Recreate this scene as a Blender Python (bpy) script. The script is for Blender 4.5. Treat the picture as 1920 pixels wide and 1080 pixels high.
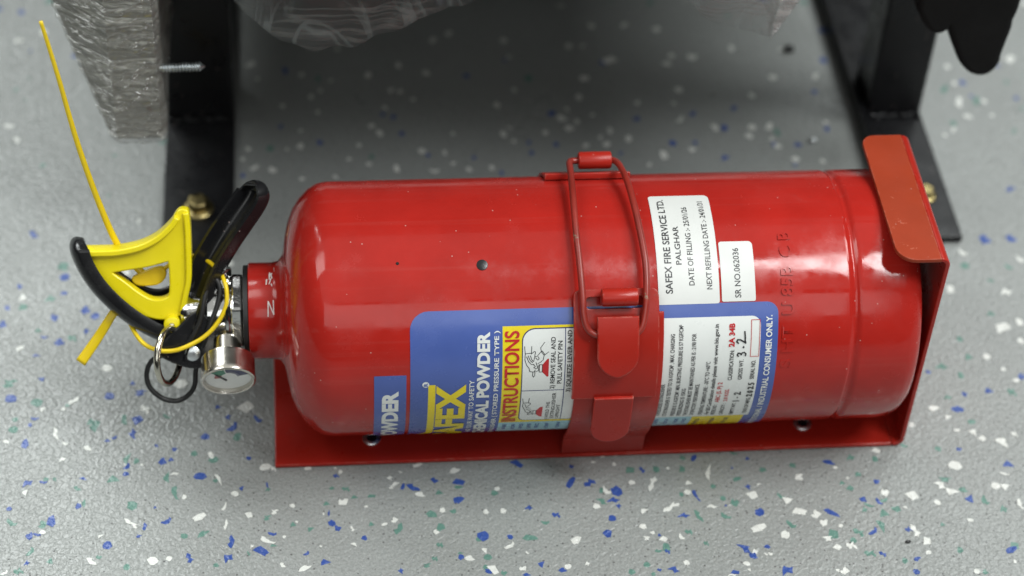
import bpy, bmesh, math, random
from mathutils import Vector, Matrix
R_ = math.radians
for o in list(bpy.data.objects): bpy.data.objects.remove(o)
scene = bpy.context.scene
COL = scene.collection

# ---------------------------------------------------------------- camera
cam = bpy.data.cameras.new('camera'); camo = bpy.data.objects.new('camera', cam); COL.objects.link(camo)
CAM_POS = Vector((0.0158, -0.6817, 0.7450))
camo.matrix_world = (Matrix.Translation(CAM_POS) @ Matrix.Rotation(R_(-7.7169), 4, 'Z')
                     @ Matrix.Rotation(R_(45.5701), 4, 'X') @ Matrix.Rotation(R_(3.7877), 4, 'Z'))
cam.sensor_width = 36; cam.lens = 36 * 4026.8 / 1920
cam.clip_start = 0.05; cam.clip_end = 60
cam.dof.use_dof = True; cam.dof.focus_distance = 0.915; cam.dof.aperture_fstop = 5.2
scene.camera = camo

# ---------------------------------------------------------------- world, lamps, exposure
w = bpy.data.worlds.new('World'); scene.world = w; w.use_nodes = True
bg = w.node_tree.nodes['Background']; bg.inputs[0].default_value = (0.86, 0.93, 0.90, 1); bg.inputs[1].default_value = 0.02
def area(name, loc, target, sx, sy, power, col):
    l = bpy.data.lights.new(name, 'AREA'); l.shape = 'RECTANGLE'; l.size = sx; l.size_y = sy
    l.energy = power; l.color = col
    o = bpy.data.objects.new(name, l); COL.objects.link(o); o.location = loc
    o.rotation_euler = (Vector(target) - Vector(loc)).to_track_quat('-Z', 'Y').to_euler()
    return o
area('ceiling_lamp', (0.1, -0.10, 2.3), (0.1, -0.10, 0), 4.0, 3.6, 26, (0.99, 1.0, 0.95))
area('window_lamp_left', (-1.35, 0.0, 2.05), (-0.1, 0.0, 0.0), 0.7, 1.1, 14, (0.97, 1.0, 0.97))
area('window_lamp_right', (1.50, 0.0, 2.05), (0.25, 0.0, 0.0), 0.7, 1.1, 37, (0.97, 1.0, 0.98))
area('window_lamp_front_right', (0.78, -0.55, 1.65), (0.25, -0.05, 0.05), 0.36, 0.55, 17, (0.97, 1.0, 1.0))
area('window_lamp_rear_left', (-0.80, 1.45, 1.75), (-0.25, 0, 0), 1.2, 1.0, 46, (0.95, 1.0, 0.99))
area('window_lamp_rear_right', (1.15, 1.20, 1.7), (0.4, 0.1, 0), 1.0, 0.9, 17, (0.95, 1.0, 0.99))
area('window_lamp_front', (-0.1, -1.75, 1.42), (0.1, 0, 0.05), 2.2, 0.8, 11, (0.97, 1.0, 0.98))
vs = scene.view_settings; vs.view_transform = 'Standard'; vs.look = 'None'; vs.gamma = 1; vs.exposure = -0.10; vs.use_curve_mapping = False

# ---------------------------------------------------------------- dimensions (metres)
R = 0.057; ZC = 0.0608; TRX = 0.291; TRY = 0.0408
def cyl(x, a, r=R):                      # a: degrees round the bottle, 0 = front (-y), 90 = top
    return Vector((x, -r * math.cos(R_(a)), ZC + r * math.sin(R_(a))))
SV = Vector((0, 0.5, 0.8660254)); NV = Vector((0, -0.8660254, 0.5))
def H(u, v, w=0):                        # frame of the handle head, millimetres
    return Vector((u, 0, 0)) * .001 + SV * v * .001 + NV * w * .001 + Vector((0, 0, ZC))

# ---------------------------------------------------------------- materials
def nmat(name):
    m = bpy.data.materials.new(name); m.use_nodes = True; nt = m.node_tree
    return m, nt, nt.nodes['Principled BSDF']
def node(nt, t, **kw):
    n = nt.nodes.new(t)
    for k, v in kw.items():
        if k[0] == 'i' and k[1:].isdigit(): n.inputs[int(k[1:])].default_value = v
        elif k in n.inputs: n.inputs[k].default_value = v
        else: setattr(n, k, v)
    return n
def pos(nt): return node(nt, 'ShaderNodeNewGeometry').outputs['Position']
def noise(nt, vec, scale, detail=2, rough=.5, dist=0):
    n = node(nt, 'ShaderNodeTexNoise'); n.inputs['Scale'].default_value = scale; n.inputs['Detail'].default_value = detail
    n.inputs['Roughness'].default_value = rough; n.inputs['Distortion'].default_value = dist
    nt.links.new(vec, n.inputs['Vector']); return n.outputs['Fac']
def ramp(nt, fac, stops):
    r = node(nt, 'ShaderNodeValToRGB'); e = r.color_ramp.elements
    while len(e) < len(stops): e.new(0.5)
    for i, (p, c) in enumerate(stops):
        e[i].position = p; e[i].color = c if len(c) == 4 else (*c, 1)
    nt.links.new(fac, r.inputs[0]); return r.outputs[0]
def g(v): return (v, v, v, 1)
def mixc(nt, fac, a, b, mode='MIX'):
    n = node(nt, 'ShaderNodeMix', data_type='RGBA', blend_type=mode)
    for s, v in ((0, fac), (6, a), (7, b)):
        if hasattr(v, 'is_linked') or hasattr(v, 'links'): nt.links.new(v, n.inputs[s])
        else: n.inputs[s].default_value = v
    return n.outputs[2]
def bump(nt, h, strength, dist, normal=None):
    b = node(nt, 'ShaderNodeBump'); b.inputs['Strength'].default_value = strength; b.inputs['Distance'].default_value = dist
    nt.links.new(h, b.inputs['Height'])
    if normal is not None: nt.links.new(normal, b.inputs['Normal'])
    return b.outputs[0]
def paint(name, col, rough=.3, var=.12, wear=None, bumpy=.06, bscale=900, coat=0., smudge=.12, spec=.5, dust=0., streak=0., edge=None):
    m, nt, p = nmat(name); v = pos(nt)
    n1 = noise(nt, v, 38, 5, .6)
    dk = tuple(c * (1 - var) for c in col); lt = tuple(min(1, c * (1 + var)) for c in col)
    c = ramp(nt, n1, [(.3, dk), (.7, lt)])
    if wear:
        n2 = noise(nt, v, 260, 4, .65); n3 = noise(nt, v, 30, 2)
        mm = node(nt, 'ShaderNodeMath', operation='MULTIPLY'); nt.links.new(n2, mm.inputs[0]); nt.links.new(n3, mm.inputs[1])
        c = mixc(nt, ramp(nt, mm.outputs[0], [(.42, g(0)), (.45, g(1))]), c, (*wear, 1))
    if dust:                             # fine pale dust specks
        vo = node(nt, 'ShaderNodeTexVoronoi', Scale=420.); nt.links.new(v, vo.inputs['Vector'])
        sep = node(nt, 'ShaderNodeSeparateColor'); nt.links.new(vo.outputs['Color'], sep.inputs[0])
        a1 = ramp(nt, vo.outputs['Distance'], [(.10, g(1)), (.16, g(0))]); a2 = ramp(nt, sep.outputs[0], [(.94, g(0)), (.95, g(dust))])
        mm = node(nt, 'ShaderNodeMath', operation='MULTIPLY'); nt.links.new(a1, mm.inputs[0]); nt.links.new(a2, mm.inputs[1])
        c = mixc(nt, mm.outputs[0], c, (.55, .42, .38, 1))
    if streak:                           # faint lengthwise wipe marks
        mp = node(nt, 'ShaderNodeMapping'); mp.inputs['Scale'].default_value = (2.5, 160, 160); nt.links.new(v, mp.inputs[0])
        sk = ramp(nt, noise(nt, mp.outputs[0], 1.6, 4, .6), [(.55, g(0)), (.75, g(streak))])
        c = mixc(nt, sk, c, (.45, .25, .22, 1))
    if edge:                             # paint rubbed thin on the edges
        ge = node(nt, 'ShaderNodeNewGeometry'); bv = node(nt, 'ShaderNodeBevel', samples=6); bv.inputs['Radius'].default_value = .0011
        dt = node(nt, 'ShaderNodeVectorMath', operation='DOT_PRODUCT'); nt.links.new(ge.outputs['Normal'], dt.inputs[0]); nt.links.new(bv.outputs[0], dt.inputs[1])
        pt = ramp(nt, dt.outputs['Value'], [(.88, g(1)), (.98, g(0))])
        en = ramp(nt, noise(nt, v, 240, 4, .6), [(.45, g(0)), (.60, g(.8))])
        mm = node(nt, 'ShaderNodeMath', operation='MULTIPLY'); nt.links.new(pt, mm.inputs[0]); nt.links.new(en, mm.inputs[1])
        c = mixc(nt, mm.outputs[0], c, (*edge, 1))
    nt.links.new(c, p.inputs['Base Color'])
    ns = noise(nt, v, 55, 6, .7)
    nt.links.new(ramp(nt, ns, [(.35, g(max(.02, rough - smudge * .5))), (.7, g(rough + smudge))]), p.inputs['Roughness'])
    p.inputs['Specular IOR Level'].default_value = spec
    p.inputs['Coat Weight'].default_value = coat; p.inputs['Coat Roughness'].default_value = .06
    if bumpy:
        nt.links.new(bump(nt, noise(nt, v, bscale, 2), bumpy, .0004), p.inputs['Normal'])
    return m
M = {}
M['red'] = paint('red_gloss_paint', (.375, .018, .013), .13, .09, bumpy=.03, bscale=150, coat=.06, smudge=.22, dust=.55, streak=.06, spec=.36)
M['bracket'] = paint('red_bracket_paint', (.34, .017, .010), .30, .06, wear=(.30, .04, .03), bumpy=.04, bscale=420, smudge=.1, dust=.3, edge=(.44, .20, .16), spec=.32)
M['lip'] = paint('red_satin_bracket_paint', (.30, .038, .013), .5, .07, wear=(.40, .09, .05), bumpy=.03, bscale=700, smudge=.12, dust=.3, spec=.25, edge=(.42, .15, .11))
M['wire'] = paint('worn_red_wire_paint', (.25, .024, .016), .35, .25, wear=(.24, .17, .12), bumpy=.05, smudge=.15)
M['black'] = paint('black_handle_paint', (.010, .010, .011), .20, .2, bumpy=.03, bscale=300, smudge=.14, dust=.5)
M['rubber'] = paint('black_rubber', (.010, .010, .010), .45, .2, bumpy=.03)
M['steelblack'] = paint('black_frame_paint', (.008, .008, .009), .30, .2, bumpy=.03, bscale=160, smudge=.18, dust=.4, spec=.3)
M['hangblack'] = paint('black_fabric', (.006, .006, .006), .8, .2, bumpy=.2, bscale=600, spec=.2)
M['yellow'] = paint('yellow_plastic', (.76, .63, .006), .30, .05, bumpy=.02, bscale=300, smudge=.1)
M['tie'] = paint('yellow_seal_plastic', (.78, .56, .008), .33, .06, bumpy=.02, smudge=.1)
M['blue'] = paint('blue_print', (.070, .115, .36), .22, .06, bumpy=.02, bscale=120, smudge=.15)
M['navy'] = paint('navy_print', (.02, .03, .14), .3, .05, bumpy=0)
M['lightblue'] = paint('pale_blue_print', (.36, .60, .68), .3, .05, bumpy=0)
M['labelyellow'] = paint('yellow_print', (.78, .62, .02), .26, .05, bumpy=0)
M['white'] = paint('white_print', (.74, .76, .74), .28, .04, bumpy=0)
M['sticker'] = paint('white_sticker_paper', (.62, .63, .61), .45, .04, bumpy=.02, bscale=300)
M['ink'] = paint('black_ink', (.022, .022, .024), .4, .1, bumpy=0)
M['greyink'] = paint('faded_dark_ink', (.055, .055, .06), .4, .1, bumpy=0)
M['redink'] = paint('red_ink', (.50, .02, .025), .35, .1, bumpy=0)
M['scratchglint'] = paint('whitish_scratch_glint', (.72, .66, .64), .4, .1, bumpy=0)  # pale colour stands in for the shine of the scratches
M['chip_and_shade_black'] = paint('black_chip_and_recess_shade', (.006, .006, .007), .25, .1, bumpy=.1)  # chips and crumbs; also the painted shade inside the screw heads
M['board'] = paint('grey_wrapped_board', (.17, .165, .145), .6, .12, bumpy=0)
M['cushion'] = paint('dark_seat_cushion', (.030, .030, .030), .7, .2, bumpy=.1)
def metal(name, col, rough, bscale=0, aniso=0, var=.8):
    m, nt, p = nmat(name); v = pos(nt)
    nt.links.new(ramp(nt, noise(nt, v, 120, 4), [(.3, tuple(c * var for c in col)), (.7, col)]), p.inputs['Base Color'])
    p.inputs['Metallic'].default_value = 1
    nt.links.new(ramp(nt, noise(nt, v, 300, 4), [(.3, g(rough * (2 * var - 1))), (.7, g(rough * (3 - 2 * var)))]), p.inputs['Roughness'])
    p.inputs['Anisotropic'].default_value = aniso
    if bscale: nt.links.new(bump(nt, noise(nt, v, bscale, 2, dist=.6), .35, .0008), p.inputs['Normal'])
    return m
M['chrome'] = metal('crinkled_chrome', (.66, .66, .65), .13, 190)
M['steel'] = metal('brushed_steel', (.66, .62, .56), .22, 0, .5, .95)
M['ring'] = metal('nickel_wire', (.62, .59, .50), .2)
M['zinc'] = metal('zinc_screw', (.78, .82, .84), .34)
M['gold'] = metal('yellow_zinc_bolt', (.36, .29, .13), .32, 400)
def glassmat():
    m, nt, p = nmat('gauge_glass'); tr = node(nt, 'ShaderNodeBsdfTransparent'); gl = node(nt, 'ShaderNodeBsdfGlossy'); mx = node(nt, 'ShaderNodeMixShader')
    gl.inputs['Roughness'].default_value = .05; fr = node(nt, 'ShaderNodeLayerWeight', Blend=.2)
    nt.links.new(ramp(nt, fr.outputs['Facing'], [(0, g(.03)), (.7, g(.08)), (1, g(.6))]), mx.inputs[0]); nt.links.new(tr.outputs[0], mx.inputs[1]); nt.links.new(gl.outputs[0], mx.inputs[2])
    nt.links.new(mx.outputs[0], nt.nodes['Material Output'].inputs[0]); return m
M['glass'] = glassmat()
M['dial'] = paint('white_dial', (.84, .85, .82), .4, .03, bumpy=0)
M['green'] = paint('green_dial_print', (.03, .22, .13), .4, .05, bumpy=0)
M['dialblue'] = paint('dark_blue_dial_print', (.035, .04, .11), .4, .05, bumpy=0)
M['dialred'] = paint('red_dial_print', (.35, .08, .07), .4, .05, bumpy=0)
def film(name, col, fac, wr=1.0, rough=.12, dens=1.0, thin=.05, gloss=1.0):
    m, nt, p = nmat(name); v = pos(nt)
    hs = []
    for rot, sc, ns in (((.3, .75, .2), (1, 1, 14), 11), ((-.2, -.35, .4), (1, 1, 12), 14), ((0, .08, 0), (1, 1, 22), 9)):
        mp = node(nt, 'ShaderNodeMapping'); mp.inputs['Scale'].default_value = sc; mp.inputs['Rotation'].default_value = rot
        nt.links.new(v, mp.inputs[0])
        n1 = noise(nt, mp.outputs[0], ns * dens, 2, .5, .25)
        hs.append(ramp(nt, n1, [(.5 - thin, g(0)), (.5, g(1)), (.5 + thin, g(0))]))     # ridged: film pulls into creases
    a1 = mixc(nt, 1.0, hs[0], hs[1], 'LIGHTEN'); hh = mixc(nt, 1.0, a1, hs[2], 'LIGHTEN')
    n = bump(nt, hh, min(1, .5 * wr), .003 * wr)
    p.inputs['Base Color'].default_value = (*col, 1); p.inputs['Roughness'].default_value = .6; p.inputs['Specular IOR Level'].default_value = 0
    gl = node(nt, 'ShaderNodeBsdfGlossy'); gl.inputs['Roughness'].default_value = rough; nt.links.new(n, gl.inputs['Normal'])
    tr = node(nt, 'ShaderNodeBsdfTransparent'); mx = node(nt, 'ShaderNodeMixShader'); m2 = node(nt, 'ShaderNodeMixShader')
    nt.links.new(ramp(nt, hh, [(.1, g(fac * .6)), (.5, g(fac)), (.95, g(min(.9, fac * 4.5)))]), mx.inputs[0])   # hazier where it gathers in creases
    nt.links.new(tr.outputs[0], mx.inputs[1]); nt.links.new(p.outputs[0], mx.inputs[2])
    lw = node(nt, 'ShaderNodeLayerWeight', Blend=.3); nt.links.new(n, lw.inputs['Normal'])
    nt.links.new(ramp(nt, lw.outputs['Facing'], [(0, g(.10 * gloss)), (.6, g(.16 * gloss)), (1, g(.55 * gloss))]), m2.inputs[0])
    nt.links.new(mx.outputs[0], m2.inputs[1]); nt.links.new(gl.outputs[0], m2.inputs[2])
    nt.links.new(m2.outputs[0], nt.nodes['Material Output'].inputs[0])
    return m
M['film'] = film('clear_stretch_film', (.60, .60, .55), .12, 1.4, .10)
M['seatfilm'] = film('milky_polythene_film', (.32, .345, .335), .085, .4, .38, .5, .03, .3)
M['crinkle'] = film('crinkled_polythene_film', (.66, .69, .67), .26, 1.6, .12, 2.2, .05, .6)
def floor_mat(name, col, specks):
    m, nt, p = nmat(name); v = pos(nt)
    c = ramp(nt, noise(nt, v, 11, 7, .62), [(.3, tuple(x * .88 for x in col)), (.7, tuple(x * 1.06 for x in col))])
    if specks:
        vo = node(nt, 'ShaderNodeTexVoronoi', Scale=420.); nt.links.new(v, vo.inputs['Vector'])
        sep = node(nt, 'ShaderNodeSeparateColor'); nt.links.new(vo.outputs['Color'], sep.inputs[0])
        cl = noise(nt, v, 40, 3, .6)
        th = node(nt, 'ShaderNodeMath', operation='MULTIPLY_ADD'); nt.links.new(cl, th.inputs[0]); th.inputs[1].default_value = -.55; nt.links.new(sep.outputs[0], th.inputs[2])
        a1 = ramp(nt, vo.outputs['Distance'], [(.17, g(1)), (.23, g(0))]); a2 = ramp(nt, th.outputs[0], [(.36, g(0)), (.40, g(.92))])
        mm = node(nt, 'ShaderNodeMath', operation='MULTIPLY'); nt.links.new(a1, mm.inputs[0]); nt.links.new(a2, mm.inputs[1])
        c = mixc(nt, mm.outputs[0], c, (.035, .035, .035, 1))
        fine = noise(nt, v, 900, 2); c = mixc(nt, .25, c, ramp(nt, fine, [(.3, g(.12)), (.7, g(.42))]))
    nt.links.new(c, p.inputs['Base Color'])
    # embossed vinyl: short wavy grains
    h1 = noise(nt, v, 470, 1.5, .5, .6)
    nt.links.new(bump(nt, ramp(nt, h1, [(.30, g(0)), (.70, g(1))]), .62, .0005), p.inputs['Normal'])
    nt.links.new(ramp(nt, noise(nt, v, 17, 6, .65), [(.3, g(.25)), (.7, g(.40))]), p.inputs['Roughness']); p.inputs['Specular IOR Level'].default_value = .5
    return m
M['floor'] = floor_mat('grey_vinyl', (.235, .250, .240), True)
M['fw'] = floor_mat('white_vinyl_flake', (.60, .61, .58), False)
M['fb'] = floor_mat('blue_vinyl_flake', (.030, .070, .27), False)
M['ft'] = floor_mat('teal_vinyl_flake', (.10, .205, .17), False)

# ---------------------------------------------------------------- helpers
def empty(name, loc, label=None, cat=None, group=None):
    o = bpy.data.objects.new(name, None); COL.objects.link(o); o.location = loc; o.empty_display_size = .02
    if label: o['label'] = label; o['category'] = cat
    if group: o['group'] = group
    return o
def link(name, me, mat, parent=None, smooth=True, bevel=0, seg=2, label=None):
    o = bpy.data.objects.new(name, me); COL.objects.link(o)
    if mat is not None:
        me.materials.clear(); me.materials.append(M[mat])
    for p in me.polygons: p.use_smooth = smooth
    if bevel:
        b = o.modifiers.new('bevel', 'BEVEL'); b.width = bevel; b.segments = seg; b.limit_method = 'ANGLE'; b.angle_limit = R_(35)
    if parent is not None:
        o.parent = parent; o.matrix_parent_inverse = Matrix.Identity(4)
        pw = Matrix.Identity(4); q = parent
        while q is not None: pw = Matrix.Translation(q.location) @ pw; q = q.parent
        o.location = pw.inverted().translation
        if label: o['label'] = label
    return o
def raw(verts, faces, name='m'):
    me = bpy.data.meshes.new(name); me.from_pydata([tuple(v) for v in verts], [], faces); me.update()
    bm = bmesh.new(); bm.from_mesh(me); bmesh.ops.recalc_face_normals(bm, faces=bm.faces); bm.to_mesh(me); bm.free(); return me
def sharp(me, ang=35):
    me.set_sharp_from_angle(angle=R_(ang)); return me
def box(x0, x1, y0, y1, z0, z1):
    v = [(x, y, z) for x in (x0, x1) for y in (y0, y1) for z in (z0, z1)]
    return raw(v, [(0, 1, 3, 2), (4, 6, 7, 5), (0, 4, 5, 1), (2, 3, 7, 6), (0, 2, 6, 4), (1, 5, 7, 3)])
def lathe(profile, origin, axis, seg=64, close=False):
    """profile: (distance along axis, radius)"""
    ax = Vector(axis).normalized(); t = Vector((0, 0, 1)) if abs(ax.z) < .9 else Vector((0, 1, 0))
    e1 = ax.cross(t).normalized(); e2 = ax.cross(e1)
    vs, fs = [], []
    n = len(profile)
    for d, r in profile:
        for k in range(seg):
            a = 2 * math.pi * k / seg
            vs.append(Vector(origin) + ax * d + (e1 * math.cos(a) + e2 * math.sin(a)) * max(r, 1e-6))
    for i in range(n - 1):
        for k in range(seg):
            fs.append((i * seg + k, i * seg + (k + 1) % seg, (i + 1) * seg + (k + 1) % seg, (i + 1) * seg + k))
    if not close:
        if profile[0][1] > 1e-5: fs.append(tuple(range(seg)))
        if profile[-1][1] > 1e-5: fs.append(tuple((n - 1) * seg + k for k in range(seg)))
    me = raw(vs, fs)
    if profile[0][1] <= 1e-5 or profile[-1][1] <= 1e-5:
        bm = bmesh.new(); bm.from_mesh(me); bmesh.ops.remove_doubles(bm, verts=bm.verts, dist=2e-6); bm.to_mesh(me); bm.free()
    return sharp(me, 40)
def spline(pts, n=8, closed=False):
    pts = [Vector(p) for p in pts]; out = []; m = len(pts)
    rng = m if closed else m - 1
    for i in range(rng):
        if closed: p0, p1, p2, p3 = pts[i - 1], pts[i], pts[(i + 1) % m], pts[(i + 2) % m]
        else: p0, p1, p2, p3 = pts[max(i - 1, 0)], pts[i], pts[i + 1], pts[min(i + 2, m - 1)]
        for k in range(n):
            t = k / n
            out.append(.5 * ((2 * p1) + (p2 - p0) * t + (2 * p0 - 5 * p1 + 4 * p2 - p3) * t * t + (3 * p1 - p0 - 3 * p2 + p3) * t ** 3))
    if not closed: out.append(pts[-1])
    return out
def tube(path, rad, seg=12, closed=False, flat=None):
    """rad: number or function(t); flat: (half width, half thickness, width direction) for a strap"""
    n = len(path); vs, fs = [], []; ref = None
    for i, p in enumerate(path):
        a = path[i - 1] if (i or closed) else p; b = path[(i + 1) % n] if (i < n - 1 or closed) else p
        t = (b - a).normalized()
        if ref is None:
            ref = t.orthogonal().normalized()
            if flat: ref = Vector(flat[2])
        ref = (ref - t * ref.dot(t)).normalized(); s = t.cross(ref)
        f = rad(i / (n - 1)) if callable(rad) else rad
        for k in range(seg):
            q = 2 * math.pi * k / seg
            if flat: vs.append(p + ref * math.cos(q) * flat[0] * f + s * math.sin(q) * flat[1] * f)
            else: vs.append(p + (ref * math.cos(q) + s * math.sin(q)) * f)
    rn = n if closed else n - 1
    off = 0
    if closed:
        last = [vs[(n - 1) * seg + k] for k in range(seg)]
        off = min(range(seg), key=lambda o: (vs[o] - (last[0] + (path[0] - path[-1]))).length)
    for i in range(rn):
        j = (i + 1) % n; sh = off if (closed and j == 0) else 0
        for k in range(seg):
            fs.append((i * seg + k, i * seg + (k + 1) % seg, j * seg + (k + 1 + sh) % seg, j * seg + (k + sh) % seg))
    if not closed: fs += [tuple(range(seg)), tuple((n - 1) * seg + k for k in range(seg))]
    return raw(vs, fs)
def shape2d(loops, extrude=0, bev=0, res=1):
    """filled flat shape from closed polylines (holes allowed) -> mesh in xy"""
    cu = bpy.data.curves.new('c', 'CURVE'); cu.dimensions = '2D'; cu.fill_mode = 'BOTH'; cu.extrude = extrude; cu.bevel_depth = bev; cu.bevel_resolution = res
    for lp in loops:
        s = cu.splines.new('POLY'); s.points.add(len(lp) - 1); s.use_cyclic_u = True
        for p, q in zip(s.points, lp): p.co = (q[0], q[1], 0, 1)
    o = bpy.data.objects.new('c', cu); COL.objects.link(o)
    me = bpy.data.meshes.new_from_object(o.evaluated_get(bpy.context.evaluated_depsgraph_get()))
    bpy.data.objects.remove(o); bpy.data.curves.remove(cu); return me
def text2d(s, bold=0, extrude=0, bev=0):
    cu = bpy.data.curves.new('t', 'FONT'); cu.body = s; cu.size = 1; cu.offset = bold; cu.extrude = extrude; cu.bevel_depth = bev; cu.bevel_resolution = 1; cu.resolution_u = 4
    o = bpy.data.objects.new('t', cu); COL.objects.link(o)
    me = bpy.data.meshes.new_from_object(o.evaluated_get(bpy.context.evaluated_depsgraph_get()))
    bpy.data.objects.remove(o); bpy.data.curves.remove(cu); return me
def wrap(me, step=.0025, base=.0001, rad=R):
    """xy mesh (x = arc length along the girth from the front, y = -X along the bottle) -> onto the bottle"""
    bm = bmesh.new(); bm.from_mesh(me)
    xs = [v.co.x for v in bm.verts]
    if xs:
        k = math.floor(min(xs) / step) + 1
        while k * step < max(xs):
            bmesh.ops.bisect_plane(bm, geom=bm.verts[:] + bm.edges[:] + bm.faces[:], plane_co=(k * step, 0, 0), plane_no=(1, 0, 0), dist=1e-7); k += 1
    for v in bm.verts:
        v.co = cyl(-v.co.y, math.degrees(v.co.x / R), rad + base + v.co.z)
    bm.to_mesh(me); bm.free(); return me
def arc(a): return R_(a) * R            # degrees -> arc length
def patch(loops_xa, base, extrude=0, bev=0, rad=R):
    """loops of (x mm, angle deg)"""
    return wrap(shape2d([[(arc(a), -x * .001) for x, a in lp] for lp in loops_xa], extrude, bev), base=base, rad=rad)
def rrect(x0, x1, a0, a1, rr=(0, 0, 0, 0)):
    """rounded rectangle in (x mm, angle): corner radii mm for (x0,a1),(x1,a1),(x1,a0),(x0,a0)"""
    k = 1 / (R * 1000) * 180 / math.pi; out = []
    for (x, a, sx, sa, q0), r in zip(((x0, a1, 1, -1, 180), (x1, a1, -1, -1, 90), (x1, a0, -1, 1, 0), (x0, a0, 1, 1, 270)), rr):
        if r <= 0: out.append((x, a)); continue
        cx, ca = x + sx * r, a + sa * r * k
        for i in range(7):
            t = R_(q0 - 15 * i); out.append((cx + r * math.cos(t), ca + r * k * math.sin(t)))
    return out
def letter(s, xbase, a0, a1, cap, mat, parent, base=.00030, bold=0, name='lettering', bev=0, ext=0):
    """one line: baseline at bottle x (mm), running from angle a0 up to a1; cap = letter height (mm)"""
    me = text2d(s, bold + .010, ext, bev)
    xs = [v.co.x for v in me.vertices]; w_ = max(xs) - min(xs); x0 = min(xs)
    kx = (arc(a1) - arc(a0)) / w_; ky = cap * .001 / .69
    for v in me.vertices:
        v.co = ((v.co.x - x0) * kx + arc(a0), v.co.y * ky - xbase * .001, v.co.z)
    return link(name, wrap(me, base=base), mat, parent, smooth=True)
def stroke(pts, wid):
    """thin ribbon polygon(s) along a polyline of (x mm, angle) -> quads in flat space"""
    P = [Vector((arc(a), -x * .001)) for x, a in pts]; quads = []
    for p, q in zip(P[:-1], P[1:]):
        d = (q - p); 
        if d.length < 1e-9: continue
        d.normalize(); nrm = Vector((-d.y, d.x)) * wid * .0005; e = d * wid * .0003
        quads.append([p - e + nrm, p - e - nrm, q + e - nrm, q + e + nrm])
    return quads
def strokes(lines, wid, base, mat, parent, name):
    vs, fs = [], []
    for i, ln in enumerate(lines):
        for j, qd in enumerate(stroke(ln, wid)):
            fs.append(tuple(range(len(vs), len(vs) + 4))); vs += [(p.x, p.y, .000004 * ((j + i * 3) % 7)) for p in qd]
    me = bpy.data.meshes.new('s'); me.from_pydata(vs, [], fs); me.update()
    return link(name, wrap(me, base=base), mat, parent)
def channel(path, hw, wh, th, roll=0, flip=1):
    """rounded trough swept along (u,v) points in the handle plane, closed and rounded at its far end; hw(t), wh(t) in mm"""
    pts = spline([Vector((p[0], p[1], 0)) for p in path], 12); n = len(pts); vs, fs = [], []; K = 15; S = 2 * K
    for i, p in enumerate(pts):
        t_ = i / (n - 1); s = max(0, (t_ - .86) / .14); f = math.sqrt(max(.02, 1 - s * s * .98)); h, wl = hw(t_) * f, wh(t_)
        a = pts[max(i - 1, 0)]; b = pts[min(i + 1, n - 1)]; t = (b - a).normalized(); o = Vector((-t.y, t.x, 0)) * flip
        wdir = Vector((0, 0, 1))
        if roll: q = Matrix.Rotation(R_(roll), 3, t); o, wdir = q @ o, q @ wdir
        o0 = wl * (1 - f) * .5; solid = min(1, max(0, (t_ - .90) / .07))
        sec = []
        for k in range(K):                                  # outside of the trough
            ph = -math.pi / 2 + math.pi * k / (K - 1); cs = max(0, math.cos(ph)); sec.append((wl * (1 - cs ** .45), h * math.copysign(abs(math.sin(ph)) ** .8, math.sin(ph))))
        for k in range(K):                                  # inside, back the other way
            ph = math.pi / 2 - math.pi * k / (K - 1); cs = max(0, math.cos(ph)); d = th + (wl - th) * (1 - cs ** .45)
            sec.append((d + (wl - d) * solid, (h - th * f) * math.copysign(abs(math.sin(ph)) ** .8, math.sin(ph))))
        for c, d in sec:
            k = p + o * (o0 + c * f) + wdir * d; vs.append(H(k.x, k.y, k.z))
    for i in range(n - 1):
        for k in range(S): fs.append((i * S + k, i * S + (k + 1) % S, (i + 1) * S + (k + 1) % S, (i + 1) * S + k))
    fs += [tuple(range(S)), tuple((n - 1) * S + k for k in range(S))]
    return raw(vs, fs)
def slab(outline, w0, w1, holes=(), bev=.0008):
    """plate in the handle plane from (u,v) mm outline, between w0 and w1 mm"""
    hw_ = (w1 - w0) * .0005
    me = shape2d([[(u * .001, v * .001) for u, v in outline]] + [[(u * .001, v * .001) for u, v in h] for h in holes], max(hw_ - bev, 1e-5), bev, 2)
    mid = (w0 + w1) * .5
    for v in me.vertices: v.co = H(v.co.x * 1000, v.co.y * 1000, v.co.z * 1000 + mid)
    return sharp(me, 40)
def cyl_between(a, b, r, seg=32, bev=.0):
    a, b = Vector(a), Vector(b); L = (b - a).length; c = min(r * .25, L * .2)
    return lathe([(0, r - c), (c * .3, r - c * .3), (c, r), (L - c, r), (L - c * .3, r - c * .3), (L, r - c)], a, b - a, seg)

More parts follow.
